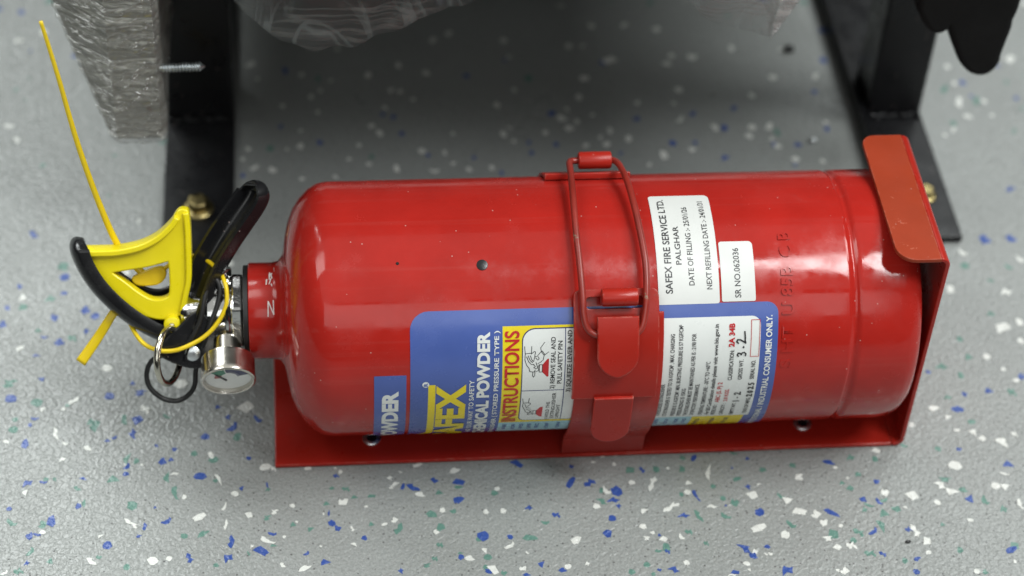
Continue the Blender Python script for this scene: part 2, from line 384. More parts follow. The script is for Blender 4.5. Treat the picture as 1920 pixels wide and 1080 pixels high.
FLAKES = """b-1096,-49,36,29,25;b-1115,-90,29,21,87;w-1064,5,32,28,50;w-969,4,26,28,-3;w-997,-149,78,21,101;w-949,-209,28,27,11;w-1216,-187,31,20,-27;b-1128,-203,56,30,87;w-846,-247,46,26,-38;w-956,-305,35,27,11;w-597,-19,52,38,-28;b-629,-80,46,42,37;b-648,-165,61,33,85;b-728,-186,30,21,37;b-759,-203,31,19,-3;t-689,-76,59,22,92;t-821,-109,62,33,69;t-495,-63,36,35,-3;b-537,-245,19,23,-3;b-454,-270,25,25,24;b-317,-200,39,37,-28;b-195,-142,54,42,83;b-215,-83,35,29,90;b-260,-18,26,30,-3;t-172,-207,47,31,75;t-364,-298,38,32,83;w-289,-312,46,23,-66;t-278,-341,43,32,11;b-506,-339,36,42,-3;b-468,-332,26,32,-3;b-119,-339,24,23,-3;t-666,-313,61,29,68;t-625,-333,28,38,-3;w-599,-355,21,13,11;b-668,-360,38,33,92;b-669,-407,32,28,-3;t-722,-437,49,47,-3;t-485,-434,55,33,84;w-451,-415,42,19,4;b-337,-436,54,37,-3;w-252,-459,72,18,-66;t-263,-466,36,28,23;b-150,-515,29,24,66;w-181,-546,37,30,-28;b-1104,-439,46,34,24;b-1032,-435,32,28,24;t-1022,-422,28,24,-3;b-856,-426,35,21,-27;w-1108,-492,37,29,70;t-880,-482,40,25,-38;t-442,-529,75,32,-66;w-404,-556,22,31,-3;b-870,-585,28,36,-3;t-847,-568,55,19,93;b-1172,-585,26,24,-3;t-634,-592,42,46,-3;b-532,-609,14,18,-3;w-228,-617,50,19,83;w-118,-672,35,29,-67;t-1154,-661,41,40,-3;b-982,-665,62,36,86;t-1019,-681,43,38,94;w-337,-673,58,31,35;b-481,-686,41,34,67;w-637,-694,75,21,-38;b-575,-715,46,22,88;w-220,-721,62,17,81;b-1073,-743,45,31,86;b-1039,-734,31,30,24;w-1017,-726,30,23,-3;t-401,-777,34,30,-3;t-319,-767,58,26,35;b-598,-769,21,23,67;w-765,-759,28,17,36;b-733,-813,37,40,-3;b-196,-818,65,28,86;b-211,-907,43,42,35;b-378,-901,48,28,-65;w-535,-908,39,43,35;w-465,-900,27,27,66;w-797,-899,53,27,-47;t-1065,-829,39,34,94;b-1073,-892,24,31,-3;t-975,-886,38,34,94;t-766,-876,27,26,-3;t-645,-937,30,35,-3;w-106,-849,20,19,23;t-119,-886,16,30,-3;t-260,-946,26,27,91;t-1106,-939,37,35,23;w-1166,-940,31,28,69;t-1188,-116,38,40,87;t-1185,-53,29,29,-3;t-984,-424,18,28,-3;w-45,-396,49,33,17;w-8,-408,26,30,-3;w147,-411,36,29,-9;w294,-441,20,27,-3;b273,-465,25,28,23;w272,-416,18,11,-3;b-36,-503,39,11,-75;t-33,-527,24,27,-3;t314,-544,40,28,-3;t353,-593,32,26,-3;t430,-589,39,19,-3;t252,-535,24,19,-3;t227,-625,30,31,-3;w302,-617,43,41,23;w74,-629,29,24,-54;w-4,-661,33,30,82;t-37,-693,35,31,82;t77,-736,29,33,-3;w92,-722,14,18,-3;t153,-765,34,29,34;b235,-679,38,10,85;b247,-737,38,32,-49;b272,-766,31,38,34;w335,-773,31,17,-64;b388,-828,30,27,80;t422,-751,26,33,-3;w479,-755,32,15,22;w525,-733,34,34,83;t542,-782,62,32,63;b572,-541,40,17,75;b618,-549,61,32,-34;w647,-590,48,28,-16;w514,-487,27,27,80;w539,-522,38,21,23;w522,-543,25,23,63;w566,-453,15,14,-3;w645,-417,48,20,23;w812,-456,51,31,23;b717,-511,40,31,-28;b827,-526,49,31,-16;t824,-557,42,20,-3;b820,-631,50,35,22;t735,-584,38,33,-3;t984,-600,36,34,-3;w997,-575,23,27,-71;w742,-687,28,26,-69;t789,-695,32,33,82;t693,-710,49,35,-28;w936,-705,29,34,-3;w1013,-705,28,30,22;t728,-784,36,41,-3;w706,-811,29,31,-28;t717,-885,31,34,-3;t690,-960,27,32,-3;t656,-995,26,35,87;b913,-842,48,47,-61;t891,-860,30,30,-3;w914,-925,38,27,-61;b807,-957,28,33,-3;t806,-934,26,15,-3;w843,-964,47,30,-9;t923,-963,39,33,-3;w943,-1032,53,30,-60;b921,-1040,37,25,-39;t908,-1017,23,29,-3;t987,-1053,29,32,-3;b1031,-854,25,29,22;w1024,-901,43,31,61;b538,-1018,32,26,79;b130,-900,25,28,85;b213,-953,43,34,10;w122,-982,64,26,28;w27,-961,35,22,-53;w342,-862,30,21,-39;b-64,-877,61,35,-38;w-35,-819,64,30,-15;b-16,-781,33,34,23;t-11,-850,35,19,-3;w36,-804,19,16,34;w195,-865,12,12,-3;w402,-649,18,11,-3;w211,-683,8,14,-3;b1101,-429,55,28,-41;b1348,-459,24,27,-3;w1451,-438,22,13,-3;w1546,-454,21,24,-3;w1498,-403,22,18,-3;w1559,-398,29,19,22;b1333,-554,66,26,61;b1420,-562,50,39,43;t1615,-492,38,35,-3;b1669,-495,37,24,-53;t1735,-494,31,40,-3;w1790,-491,16,13,-3;t1855,-498,27,40,-3;t1867,-431,27,29,-3;b1919,-434,45,23,59;w1974,-521,86,24,74;t2108,-410,37,28,-3;b2168,-450,21,26,-3;b2087,-502,11,19,-3;t2227,-521,37,31,-3;w1614,-569,34,29,-16;w1706,-580,78,29,71;w1873,-583,32,33,-3;w1860,-636,32,32,-64;b1899,-659,67,20,-62;t1830,-648,21,27,-3;t2098,-569,43,24,21;t1983,-609,27,29,-3;b2141,-617,31,29,73;w2193,-606,27,13,27;w2155,-668,41,42,-60;t2016,-680,27,30,-3;t2067,-708,35,47,-3;b2023,-722,13,17,-3;w1958,-724,48,25,-13;w1771,-723,84,28,37;w1648,-735,41,31,32;t1469,-608,24,35,-3;w1494,-608,34,43,-3;b1538,-615,53,45,-53;b1518,-665,54,31,-9;b1535,-701,27,28,60;t1465,-669,46,29,-52;w1437,-700,36,33,-9;b1131,-691,36,31,-16;b1247,-741,40,32,-3;b1498,-770,35,37,-3;t1196,-777,33,33,33;b1824,-770,51,26,-9;t1890,-777,69,24,-69;t2014,-781,42,34,-3;b2170,-769,38,41,-65;w1632,-824,34,36,71;w1668,-862,21,26,75;w1640,-891,28,31,-72;b1698,-877,16,23,-3;w1714,-901,33,30,-29;w1797,-891,31,34,-16;t1831,-867,36,34,-3;w2150,-859,70,34,26;t1899,-936,25,27,-3;w1325,-887,51,34,42;b1468,-857,42,39,51;t1119,-864,65,30,-9;t1718,-947,30,45,-3;t1682,-966,36,20,-3;b1720,-972,30,21,-28;b2071,-973,71,36,-59;b2101,-1012,41,38,-29;w2110,-990,29,33,-3;w1796,-1038,31,27,-52;w2062,-1057,34,24,-29;w2069,-1093,20,16,-53;b1156,-1012,36,34,60;w1072,-1033,37,30,21;b1245,-1050,39,28,-3;w1271,-1032,27,33,-71;w1357,-1020,21,27,-3;t1619,-1040,31,30,-3;t1549,-1077,33,34,-3;t1641,-1092,21,22,-3;b1671,-1071,22,19,-3;b1736,-1071,44,32,-35;b2004,-1101,39,22,-9;b1085,-1067,38,18,-3;w1987,-1115,41,15,-3;w1100,-946,16,19,-3;b2171,-966,23,30,80;w2160,-1007,19,19,20;w2779,-429,42,30,-30;b2543,-489,62,26,-19;w2566,-523,21,17,-3;t2370,-500,29,32,80;t2651,-465,39,35,-3;t2762,-480,27,35,-3;w2387,-573,38,44,-76;t2664,-568,29,27,-3;b2741,-615,36,32,48;w2611,-589,15,15,-3;t2611,-649,31,31,-30;w2766,-683,35,46,-3;w2889,-707,48,44,-62;b2658,-718,37,34,-30;b2729,-733,38,33,-30;t2753,-727,40,26,21;w2307,-708,36,49,-88;t2283,-677,30,38,-3;w2353,-774,58,34,-16;w2424,-794,43,44,75;b2499,-791,76,24,-36;w2450,-843,41,36,56;w2523,-865,19,25,-54;t2302,-843,36,46,-3;w2262,-904,41,39,40;t2480,-911,43,49,-3;w2453,-934,36,38,-60;w2485,-986,35,33,-36;w2548,-983,42,39,9;t2564,-951,31,33,-3;t2595,-907,53,32,-29;b2663,-902,43,34,70;t2710,-877,74,33,-77;t2737,-805,38,52,-3;t2679,-751,44,28,-3;t2652,-777,29,37,-3;t2797,-780,34,43,74;w2842,-774,25,15,-30;b2828,-904,32,33,30;w2854,-911,65,32,-67;w2896,-972,33,40,-3;w2888,-1036,26,24,-3;b2680,-1035,37,26,-29;t2623,-1030,50,32,-3;b2830,-1069,27,40,-66;b2809,-1141,31,33,70;t2773,-1078,28,36,-3;w2491,-1119,40,38,63;w2461,-1115,22,17,-54;b2234,-1100,56,47,20;w2177,-1009,25,20,-3;w3113,-180,38,51,-88;w2979,-279,29,40,-95;w3168,-237,34,32,21;b3226,-190,35,55,-92;t3273,-273,30,40,-96;w3266,-339,41,36,-57;w3298,-378,34,34,-44;w3390,-407,69,50,-51;w3457,-361,30,36,-3;b3172,-439,28,28,-3;b3382,-544,45,44,-16;w3128,-538,58,46,-16;w3352,-597,45,20,-3;w3035,-649,50,38,-56;t3064,-619,34,52,-78;w3076,-694,38,68,-100;t3133,-684,43,31,-16;b3149,-737,44,44,76;w2995,-753,36,27,-43;w3288,-668,37,39,-97;w3332,-676,37,44,-79;t3222,-750,39,45,-30;t3291,-804,32,42,-3;w3379,-781,53,32,-63;w3122,-863,21,31,-87;t2990,-881,25,28,-3;b3266,-1040,29,54,-62;t3287,-1019,36,40,-3;t3034,-1031,31,38,-3;w3080,-1153,28,29,-3;t3118,-1157,28,32,-3;w3266,-1106,14,22,-3;t2918,-402,34,30,-3;t3073,-432,30,32,70;w3190,-322,30,18,-3;t2581,-617,26,29,-3;w3511,880,38,46,-2;w3382,616,34,54,-2;w3661,587,52,44,-2;w3580,340,73,50,22;w3674,373,31,48,-2;w3649,244,37,40,-2;w3452,143,37,37,-17;w3514,58,31,34,-3;b3648,969,62,64,-47;b3788,970,53,52,-47;t3496,782,43,43,-2;t3724,767,35,38,-2;t3545,437,37,36,-2;t3215,90,56,42,-17;t3362,145,33,51,-2;b3406,-79,41,40,-3;b3282,-96,28,38,-3;t3514,-95,38,49,-3;w3798,819,35,51,-2;b3590,6,32,46,-31;w3556,-18,36,27,-3;t3603,668,31,30,-2;t3293,27,28,45,-3;t3196,-111,41,29,-3;b3139,56,30,29,-3;t3346,269,30,40,-2;t-1027,954,53,48,79;b-1016,878,43,45,-2;t-1073,731,51,44,-2;t-1201,678,37,37,-2;b-1228,821,26,45,-2;b-1047,599,34,53,-2;b-901,645,43,54,-2;b-1289,565,37,48,-2;b-1013,434,47,47,-2;b-1277,673,25,49,-2;w-783,255,45,40,-49;b-763,75,41,41,-3;b-620,88,34,50,88;w-925,52,62,26,44;t-952,23,24,22,-3;b-1081,197,29,41,61;b-1215,79,49,45,-3;t-1095,48,44,50,61;t-1226,172,54,54,79;w-130,-24,55,62,-40;b-76,-98,33,44,-3;b-1086,473,34,28,26;b-1116,351,42,23,-2;w-436,137,58,50,11;t-837,-85,40,44,-3;w-1198,401,44,27,39;t-956,455,42,43,-2;b-854,601,37,41,-29;b-891,500,25,36,-2;b-1011,766,34,25,-2;w-1206,743,34,49,-2;t-1118,516,34,36,-2;b-659,152,25,34,-3;w-212,941,39,46,-2;w375,2643,29,56,3;w174,2420,37,33,56;w328,2364,27,35,155;w-64,2391,36,27,70;w-104,2516,31,56,131;w267,2280,34,33,122;w220,2228,40,27,80;w66,2155,31,35,46;w253,2099,35,25,76;w705,2485,30,44,5;w909,2703,31,51,149;w1003,2762,47,31,53;w536,2405,34,45,175;w653,2268,32,45,174;w703,2259,38,34,56;w770,2190,33,32,68;w615,2127,31,39,154;b599,2068,39,30,122;b656,2044,28,35,3;w536,1975,35,37,123;w579,1912,32,55,19;b694,1905,32,31,134;b256,1850,36,43,42;b55,1984,36,24,84;w158,1946,25,35,143;w154,1824,44,30,76;w463,1820,30,34,132;w406,1710,30,32,125;w510,1667,29,38,1;w653,1628,54,25,93;w793,1762,40,35,118;b822,1727,39,25,106;w850,1606,40,39,32;w1031,1606,41,30,108;w950,1655,30,36,160;w912,1744,42,22,91;b1064,1698,29,33,136;w-119,1809,29,38,25;w-149,1729,26,26,56;w-84,1658,29,53,118;w7,1639,48,36,119;b-145,1601,40,22,83;t-5,1809,41,34,83;b1074,2383,33,41,8;w854,2414,40,33,111;w1220,2129,54,33,103;w1236,1883,51,29,91;w1151,1615,40,29,95;w1305,2692,32,42,22;w967,1899,34,23,92;t526,1724,25,41,159;b83,2459,53,31,102;t255,2381,34,49,135;w158,1564,30,24,14;w332,1571,37,21,121;w83,1799,33,20,97;b1200,1574,40,17,96;w1320,2541,29,44,137;w1663,3007,40,34,46;w2002,2814,56,40,52;w2184,2769,46,38,46;w1667,2629,42,33,103;w1745,2627,44,27,66;w1880,2497,44,77,121;w1722,2342,42,66,113;w1328,2254,37,33,112;w2200,2457,41,55,49;w2234,2525,36,48,167;w2349,2514,61,58,48;w2586,2585,51,35,88;w3019,2318,53,31,81;w2776,2318,43,43,31;w2633,2165,35,46,10;w1675,2180,48,31,99;w2234,2226,42,42,45;w1992,2126,45,34,71;w2189,2112,39,32,99;b1510,2046,33,54,132;w1597,2080,43,28,91;w1560,2004,50,36,120;w1593,1921,44,41,128;w1643,1975,29,41,-2;w1731,2027,30,34,122;w1462,1890,39,31,97;w2204,1980,54,32,76;b1969,1988,39,37,50;b2281,2021,51,27,58;b2515,2061,53,26,60;w1812,1895,52,28,89;w1754,1842,46,27,74;w1780,1783,40,34,47;w1668,1777,41,29,47;w1903,1824,49,31,89;b1366,1811,38,24,72;b1510,1790,36,27,93;b1372,1727,35,26,62;b1849,1708,32,26,39;b2137,1780,42,35,119;b2258,1779,29,35,150;w2234,1726,37,37,30;w2076,1687,36,63,12;w1987,1613,43,25,75;w2385,1902,29,56,25;b2436,1894,35,45,174;w2587,1896,40,44,7;w2559,1825,41,50,170;w2683,1900,60,30,73;t2717,1851,57,28,98;w2679,1796,30,35,10;b2685,1750,41,31,95;w2701,1738,42,36,114;b2811,1746,32,46,74;w2778,1628,40,38,37;b2766,1580,28,26,174;b2399,1655,31,59,136;b2995,1868,27,42,175;w2997,1926,34,32,130;w2921,1609,38,28,100;w1272,1939,24,35,14;w1287,1825,30,35,128;b1844,2475,36,40,65;t1413,2351,53,40,66;b1298,2513,27,26,70;w1815,2811,32,45,14;b3091,2461,45,35,92;w4164,2441,64,40,55;w3786,2383,35,44,158;w3778,2073,85,30,72;w3797,1946,42,41,7;w3693,1841,48,26,70;b4108,2096,40,30,85;b3858,2121,33,25,108;t3878,2081,64,30,66;w3920,2074,39,31,106;t3702,1895,39,40,123;w3632,1795,30,27,175;w3791,2235,41,25,84;b3836,2239,45,38,107;t4089,2237,26,44,155;t4117,2007,18,35,3;t4025,1820,55,22,61;b2987,2187,37,32,29;t3721,2186,70,28,58;w3936,1953,31,22,45"""

# ================================================================ the floor
floor = link('floor', box(-2.5, 2.8, -2.2, 3.0, -.02, 0), 'floor', None, smooth=False); floor['kind'] = 'structure'
rng = random.Random(11)
def flake_outline(kind, rg):
    if kind == 0: pts = [(-.5, -.35), (.5, -.15), (-.1, .5)]
    elif kind == 1: pts = [(-.5, -.2), (-.2, -.5), (.5, -.1), (.3, .4), (-.3, .5)]
    elif kind == 2: pts = [(-.5, -.5), (.4, -.4), (.5, .3), (-.3, .5)]
    elif kind == 3: pts = [(-.5, .1), (-.2, -.3), (.1, -.1), (.35, -.5), (.5, -.1), (.3, .2), (.35, .5), (0, .25), (-.3, .5)]
    elif kind == 4: pts = [(-.5, -.1), (-.15, -.45), (.5, -.2), (.2, .15), (.05, .5), (-.25, .3)]
    elif kind == 5: pts = [(-.5, .5), (-.45, -.1), (-.1, -.5), (.4, -.4), (.5, -.1), (.1, -.1), (-.15, .2)]
    elif kind == 6: pts = [(-.5, -.3), (0, -.5), (.5, -.35), (.45, .2), (.1, .5), (-.4, .4)]
    elif kind == 7: pts = [(-.5, -.45), (-.1, -.2), (.2, -.5), (.5, .1), (.1, .2), (0, .5), (-.25, .15)]
    elif kind == 8: pts = [(-.5, 0), (-.3, -.4), (.2, -.5), (.5, -.1), (.4, .35), (-.1, .5)]
    else: pts = [(-.5, -.1), (.1, -.5), (.5, .1), (.25, .3), (-.05, .2), (-.2, .5)]
    out = []
    for i, (x, y) in enumerate(pts):                       # ragged edges
        nx, ny = pts[(i + 1) % len(pts)]
        out.append((x + rg.uniform(-.05, .05), y + rg.uniform(-.05, .05)))
        out.append(((x + nx) / 2 + rg.uniform(-.07, .07), (y + ny) / 2 + rg.uniform(-.07, .07)))
    return out
ZF = {'w': .00016, 'b': .00012, 't': .00008}
OUTL = [flake_outline(k % 10, random.Random(100 + k)) for k in range(20)]
def prism(pts, z0, z1):
    n = len(pts); vs = [(x, y, z1) for x, y in pts] + [(x, y, z0) for x, y in pts]
    return vs, [tuple(range(n))] + [(i, i + n, (i + 1) % n + n, (i + 1) % n) for i in range(n)]
FM = {}
for c in 'wbt':
    for k, ol in enumerate(OUTL):
        me = bpy.data.meshes.new('flake'); v, f = prism(ol, -.00005, ZF[c]); me.from_pydata(v, [], f); me.update(); me.materials.append(M['f' + c]); FM[c, k] = me
fl = []
for it in FLAKES.split(';'):
    x, y, l, wd, a = (int(s) for s in it[1:].split(',')); fl.append((it[0], x * 1e-4, y * 1e-4, l * 1e-4, wd * 1e-4, a))
cells = [(f[1], f[2]) for f in fl]
tries = 0
while tries < 6000:                                        # the same scatter carries on where the photograph is too blurred or hidden to read
    tries += 1
    x, y = rng.uniform(-.40, .70), rng.uniform(-.30, .62)
    dense = (-.13 < x < .40 and -.12 < y < .30)
    gap = .024 if dense else .0105
    if any((x - a) ** 2 + (y - b) ** 2 < gap * gap for a, b in cells): continue
    cells.append((x, y)); c = rng.choice('wwbtt'); l = rng.uniform(.0022, .0058)
    fl.append((c, x, y, l, l * rng.uniform(.45, .9), rng.uniform(0, 180)))
def seen(f): return -.14 < f[1] < .45 and -.125 < f[2] < .32 and not (0 < f[1] < .29 and -.035 < f[2] < .04)
fl.sort(key=lambda f: (not seen(f), -f[3] * f[4]))
rest = {'w': ([], []), 'b': ([], []), 't': ([], [])}
for i, (c, x, y, l, wd, a) in enumerate(fl):
    k = rng.randrange(20)
    if i < 300:
        o = bpy.data.objects.new('flake', FM[c, k]); COL.objects.link(o); o.parent = floor
        o.location = (x, y, 0); o.rotation_euler = (0, 0, R_(a)); o.scale = (l * 1.14, wd * 1.14, 1)
    else:
        v, f = prism([(px * l, py * wd) for px, py in OUTL[k]], -.00005, ZF[c]); ca, sa = math.cos(R_(a)), math.sin(R_(a))
        V, F = rest[c]; b0 = len(V); V += [(x + p[0] * ca - p[1] * sa, y + p[0] * sa + p[1] * ca, p[2]) for p in v]; F += [tuple(j + b0 for j in q) for q in f]
for c, nm in (('w', 'white_flakes'), ('b', 'blue_flakes'), ('t', 'teal_flakes')):
    me = bpy.data.meshes.new(nm); me.from_pydata(*[rest[c][0], [], rest[c][1]]); me.update()
    o = link(nm, me, 'f' + c, floor, smooth=False); o['kind'] = 'stuff'

# ================================================================ mounting bracket
br = empty('mounting_bracket', (.145, 0, 0), 'red steel bracket tray with clamp strap holding the extinguisher on the floor', 'bracket')
link('back_plate', box(0, .2855, -TRY, TRY, .0003, .0023), 'bracket', br, False, .0006)
def sheet(prof, th, y0, y1):
    """bent sheet metal: centre profile in xz, thickness th, swept across y"""
    n = len(prof); vs = []
    for i, (x, z) in enumerate(prof):
        a = Vector(prof[max(i - 1, 0)]); b = Vector(prof[min(i + 1, n - 1)]); t = (b - a).normalized(); nn = Vector((-t.y, t.x)) * th / 2
        for s in (1, -1):
            for y in (y0, y1): vs.append((x + nn.x * s, y, z + nn.y * s))
    fs = [(0, 1, 3, 2), ((n - 1) * 4, (n - 1) * 4 + 2, (n - 1) * 4 + 3, (n - 1) * 4 + 1)]
    for i in range(n - 1):
        p, q = i * 4, i * 4 + 4
        fs += [(p, q, q + 1, p + 1), (p + 2, p + 3, q + 3, q + 2), (p, p + 2, q + 2, q), (p + 1, q + 1, q + 3, p + 3)]
    return raw(vs, fs)
pr = [(.2856, .0013)] + [(.2865 + .0035 * math.sin(R_(t)), .0048 - .0035 * math.cos(R_(t))) for t in range(10, 91, 16)]
pr += [(.2900, .04), (.2900, .08)] + [(.2865 + .0035 * math.cos(R_(t)), .1165 + .0035 * math.sin(R_(t))) for t in range(0, 91, 15)]
link('end_plate', sheet(pr, .002, -TRY, TRY), 'bracket', br, True, .0005).data.set_sharp_from_angle(angle=R_(40))
lo = []
def corner(cx, cy, r, q0, n=6): return [(cx + r * math.cos(R_(q0 + 90 * i / n)), cy + r * math.sin(R_(q0 + 90 * i / n))) for i in range(n + 1)]
lo = [(.2864, -TRY + .0002), (.2864, TRY - .0002)] + corner(.2690 + .005, TRY - .006, .0058, 90) + corner(.2690 + .0075, -TRY + .0085, .0083, 180)
me = shape2d([lo], .0007, .0003, 1)
for v in me.vertices: v.co.z += .1200
link('lip', sharp(me), 'lip', br, True)
for x, y in ((.0443, -.0268), (.2456, -.0270)):
    s = link('mounting_screw', lathe([(0, .0042), (.0006, .0042), (.0012, .0036), (.0013, .0026), (.0005, .0024), (.0004, 0)], (x, y, .0023), (0, 0, 1), 32), 'zinc', br)
    link('recess_shade', lathe([(0, .0023), (.0003, .0022), (.0003, 0)], (x, y, .0028), (0, 0, 1), 24), 'chip_and_shade_black', s)  # black disc paints the shade down in the screw head
# clamp strap, front half
def band(path_yz, x0, x1, th, skew=0):
    n = len(path_yz); vs = []
    for i, (y, z) in enumerate(path_yz):
        a = Vector(path_yz[max(i - 1, 0)]); b = Vector(path_yz[min(i + 1, n - 1)]); t = (b - a).normalized(); nn = Vector((-t.y, t.x)) * th / 2
        for s in (1, -1):
            for x in (x0, x1): vs.append((x, y + nn.x * s, z + nn.y * s))
    fs = [(0, 1, 3, 2), ((n - 1) * 4, (n - 1) * 4 + 2, (n - 1) * 4 + 3, (n - 1) * 4 + 1)]
    for i in range(n - 1):
        p, q = i * 4, i * 4 + 4
        fs += [(p, q, q + 1, p + 1), (p + 2, p + 3, q + 3, q + 2), (p, p + 2, q + 2, q), (p + 1, q + 1, q + 3, p + 3)]
    return raw(vs, fs)
RS = R + .0011
pth = [(-RS * math.cos(R_(a)), ZC + RS * math.sin(R_(a))) for a in range(40, -23, -3)] + [(-.0485, .0278), (-.0430, .0185), (-.0412, .0155), (-.0405, .0125), (-.0395, .0030)]
link('front_strap', band(pth, .1305, .1682, .0014), 'bracket', br, True, .0004)
RB = R + .0011
pth = [(-RB * math.cos(R_(a)), ZC + RB * math.sin(R_(a))) for a in range(116, 204, 4)] + [(.0465, .025), (.0400, .014), (.0395, .0030)]
pth = [(pth[0][0] + .001, pth[0][1] + .0022)] + pth
link('rear_strap', band(pth, .1230, .1612, .0014), 'bracket', br, True, .0004)
# latch plate with slot, rounded top corners, tongue at its foot
kd = 180 / math.pi / (R * 1000)
lp = rrect(129.3, 165.5, 1.5, 49.5, (3, 3, 0, 0))
slot = rrect(134.0, 159.6, 41.6, 47.0, (2, 2, 2, 2))
link('latch_plate', sharp(patch([lp, slot], .0032, .0005, .0003)), 'bracket', br)
def tongue_loop(xa, xb, atop, atip, rr=1.0):
    xm, hw_ = (xa + xb) / 2, (xb - xa) / 2; out = [(xa, atop), (xb, atop)]
    for i in range(0, 13):
        t = R_(15 * i); out.append((xm + hw_ * math.copysign(abs(math.cos(t)) ** 1.35, math.cos(t)), atip + (hw_ * rr - hw_ * rr * math.sin(t)) * kd))
    return out
link('lever_tongue', sharp(patch([tongue_loop(139.0, 155.6, 38.5, 15.8, .95)], .0088, .0004, .0007)), 'bracket', br, label='worn rounded latch lever tongue')
# lower tongue stands straight down, off the strap
tl = [(.1393, .0630), (.1553, .0630)] + [(.1473 + .0080 * math.cos(R_(15 * i)), .0424 - .0080 * math.sin(R_(15 * i))) for i in range(13)]
me = shape2d([tl], .0004, .0006, 2)
for v in me.vertices:
    x, z, d = v.co; v.co = (x, -.0618 - d + (.062 - z) * .05, z)
link('lower_tongue', sharp(me), 'bracket', br)
link('hinge_roll', cyl_between(cyl(.1403, 46.3, R + .0082), cyl(.1560, 46.3, R + .0082), .0039, 28), 'bracket', br)
link('catch_roll', cyl_between(cyl(.1385, 121, R + .0078), cyl(.1535, 121, R + .0078), .0039, 28), 'bracket', br)
wl = [(.1460, 121, 7.8), (.1375, 121, 7.8), (.1345, 119, 7.6), (.1336, 110, 6.8), (.1324, 92, 5.6), (.1318, 75, 5.2), (.1322, 58, 6.2), (.1326, 47, 7.0), (.1328, 40, 7.2), (.1342, 35, 7.3), (.1370, 32.6, 7.3), (.1410, 31.8, 7.2), (.1475, 31.6, 7.1),
      (.1530, 31.8, 7.2), (.1565, 33.2, 7.3), (.1585, 37, 7.2), (.1598, 45, 7.0), (.1604, 56, 6.2), (.1600, 66, 5.4), (.1585, 84, 5.4), (.1573, 100, 6.4), (.1562, 112, 7.2), (.1550, 119, 7.6), (.1525, 121, 7.8)]
link('wire_bail', tube(spline([cyl(x, a, R + d * .001) for x, a, d in wl], 7, True), .00145, 12, True), 'wire', br)

# ================================================================ fire extinguisher
ex = empty('fire_extinguisher', (.14, 0, .0023), 'red dry powder fire extinguisher lying on its side in the bracket', 'extinguisher')
prof = [(-.0092, 0), (-.0092, .0212), (-.0086, .0216), (.0010, .0216), (.0040, .0222), (.0058, .0245), (.0066, .0285), (.0074, .0340), (.0088, .0400), (.0112, .0456), (.0144, .0503), (.0182, .0540), (.0222, .0562), (.0262, .0570)]
prof += [(.03 + .2195 * i / 24, R) for i in range(25)]
prof += [(.2502, R - .00005), (.2510, R - .0004), (.2519, R - .00125), (.2528, R - .0014), (.2537, R - .00095), (.2546, R - .0002), (.2560, R - .00005), (.262, R), (.272, R), (.2765, R - .0004), (.2800, R - .0018), (.2826, R - .0044), (.2840, R - .0080), (.2846, .040), (.2800, .030), (.279, 0)]
body = link('body', lathe(prof, (0, 0, ZC), (1, 0, 0), 256), 'red', ex)
body.data.set_sharp_from_angle(angle=R_(50))
link('paint_chip', lathe([(0, .0025), (.0004, .0023), (.0006, .0012), (.0006, 0)], cyl(.0911, 62.2, R - .0001), cyl(0, 62.2, 1) - cyl(0, 62.2, 0), 20), 'chip_and_shade_black', body)
link('paint_chip', lathe([(0, .0008), (.0003, .0006), (.0003, 0)], cyl(.0551, 63.9, R - .0001), cyl(0, 63.9, 1) - cyl(0, 63.9, 0), 12), 'chip_and_shade_black', body)
letter('U 85B', 225.0, 37, 58, 5.2, 'red', body, base=.0001, name='stamped_lettering', bev=.00034, ext=.00012)
letter('C B', 225.2, 62, 74, 5.2, 'red', body, base=.0001, name='stamped_lettering', bev=.00034, ext=.00012)
letter('S HT', 225.0, 12, 32, 5.0, 'red', body, base=-.00012, name='stamped_lettering', bev=.00024, ext=.00016)
# marks scratched on the neck, their glint painted as whitish strokes
def neckstrokes(lines, wid, name):
    vs, fs = [], []
    for ln in lines:
        (x0, a0), (x1, a1) = ln; p = cyl(x0 * .001, a0, .0219); q = cyl(x1 * .001, a1, .0219); m_ = cyl((x0 + x1) * .0005, (a0 + a1) / 2, .0219)
        n_ = (m_ - Vector((m_.x, 0, ZC))).normalized()
        s = (q - p).normalized().cross(n_) * wid * .0005
        b = len(vs); vs += [p - s, p + s, m_ - s, m_ + s, q - s, q + s]; fs += [(b, b + 1, b + 3, b + 2), (b + 2, b + 3, b + 5, b + 4)]
    return link(name, raw(vs, fs), 'scratchglint', body)
neckstrokes([[(-.6, 38), (-.4, 56)], [(-.4, 56), (1.9, 40)], [(1.9, 40), (1.8, 57)]], .45, 'scratch_glint_mark')
r2 = random.Random(5)
neckstrokes([[(x, a), (x + r2.uniform(-.5, .9), a + r2.uniform(2, 9))] for x, a in [(r2.uniform(-1.2, 1.6), r2.uniform(72, 92)) for _ in range(9)] + [(2.6, 96), (3.1, 98), (2.9, 100), (3.4, 30)]], .5, 'scratch_glint_mark')

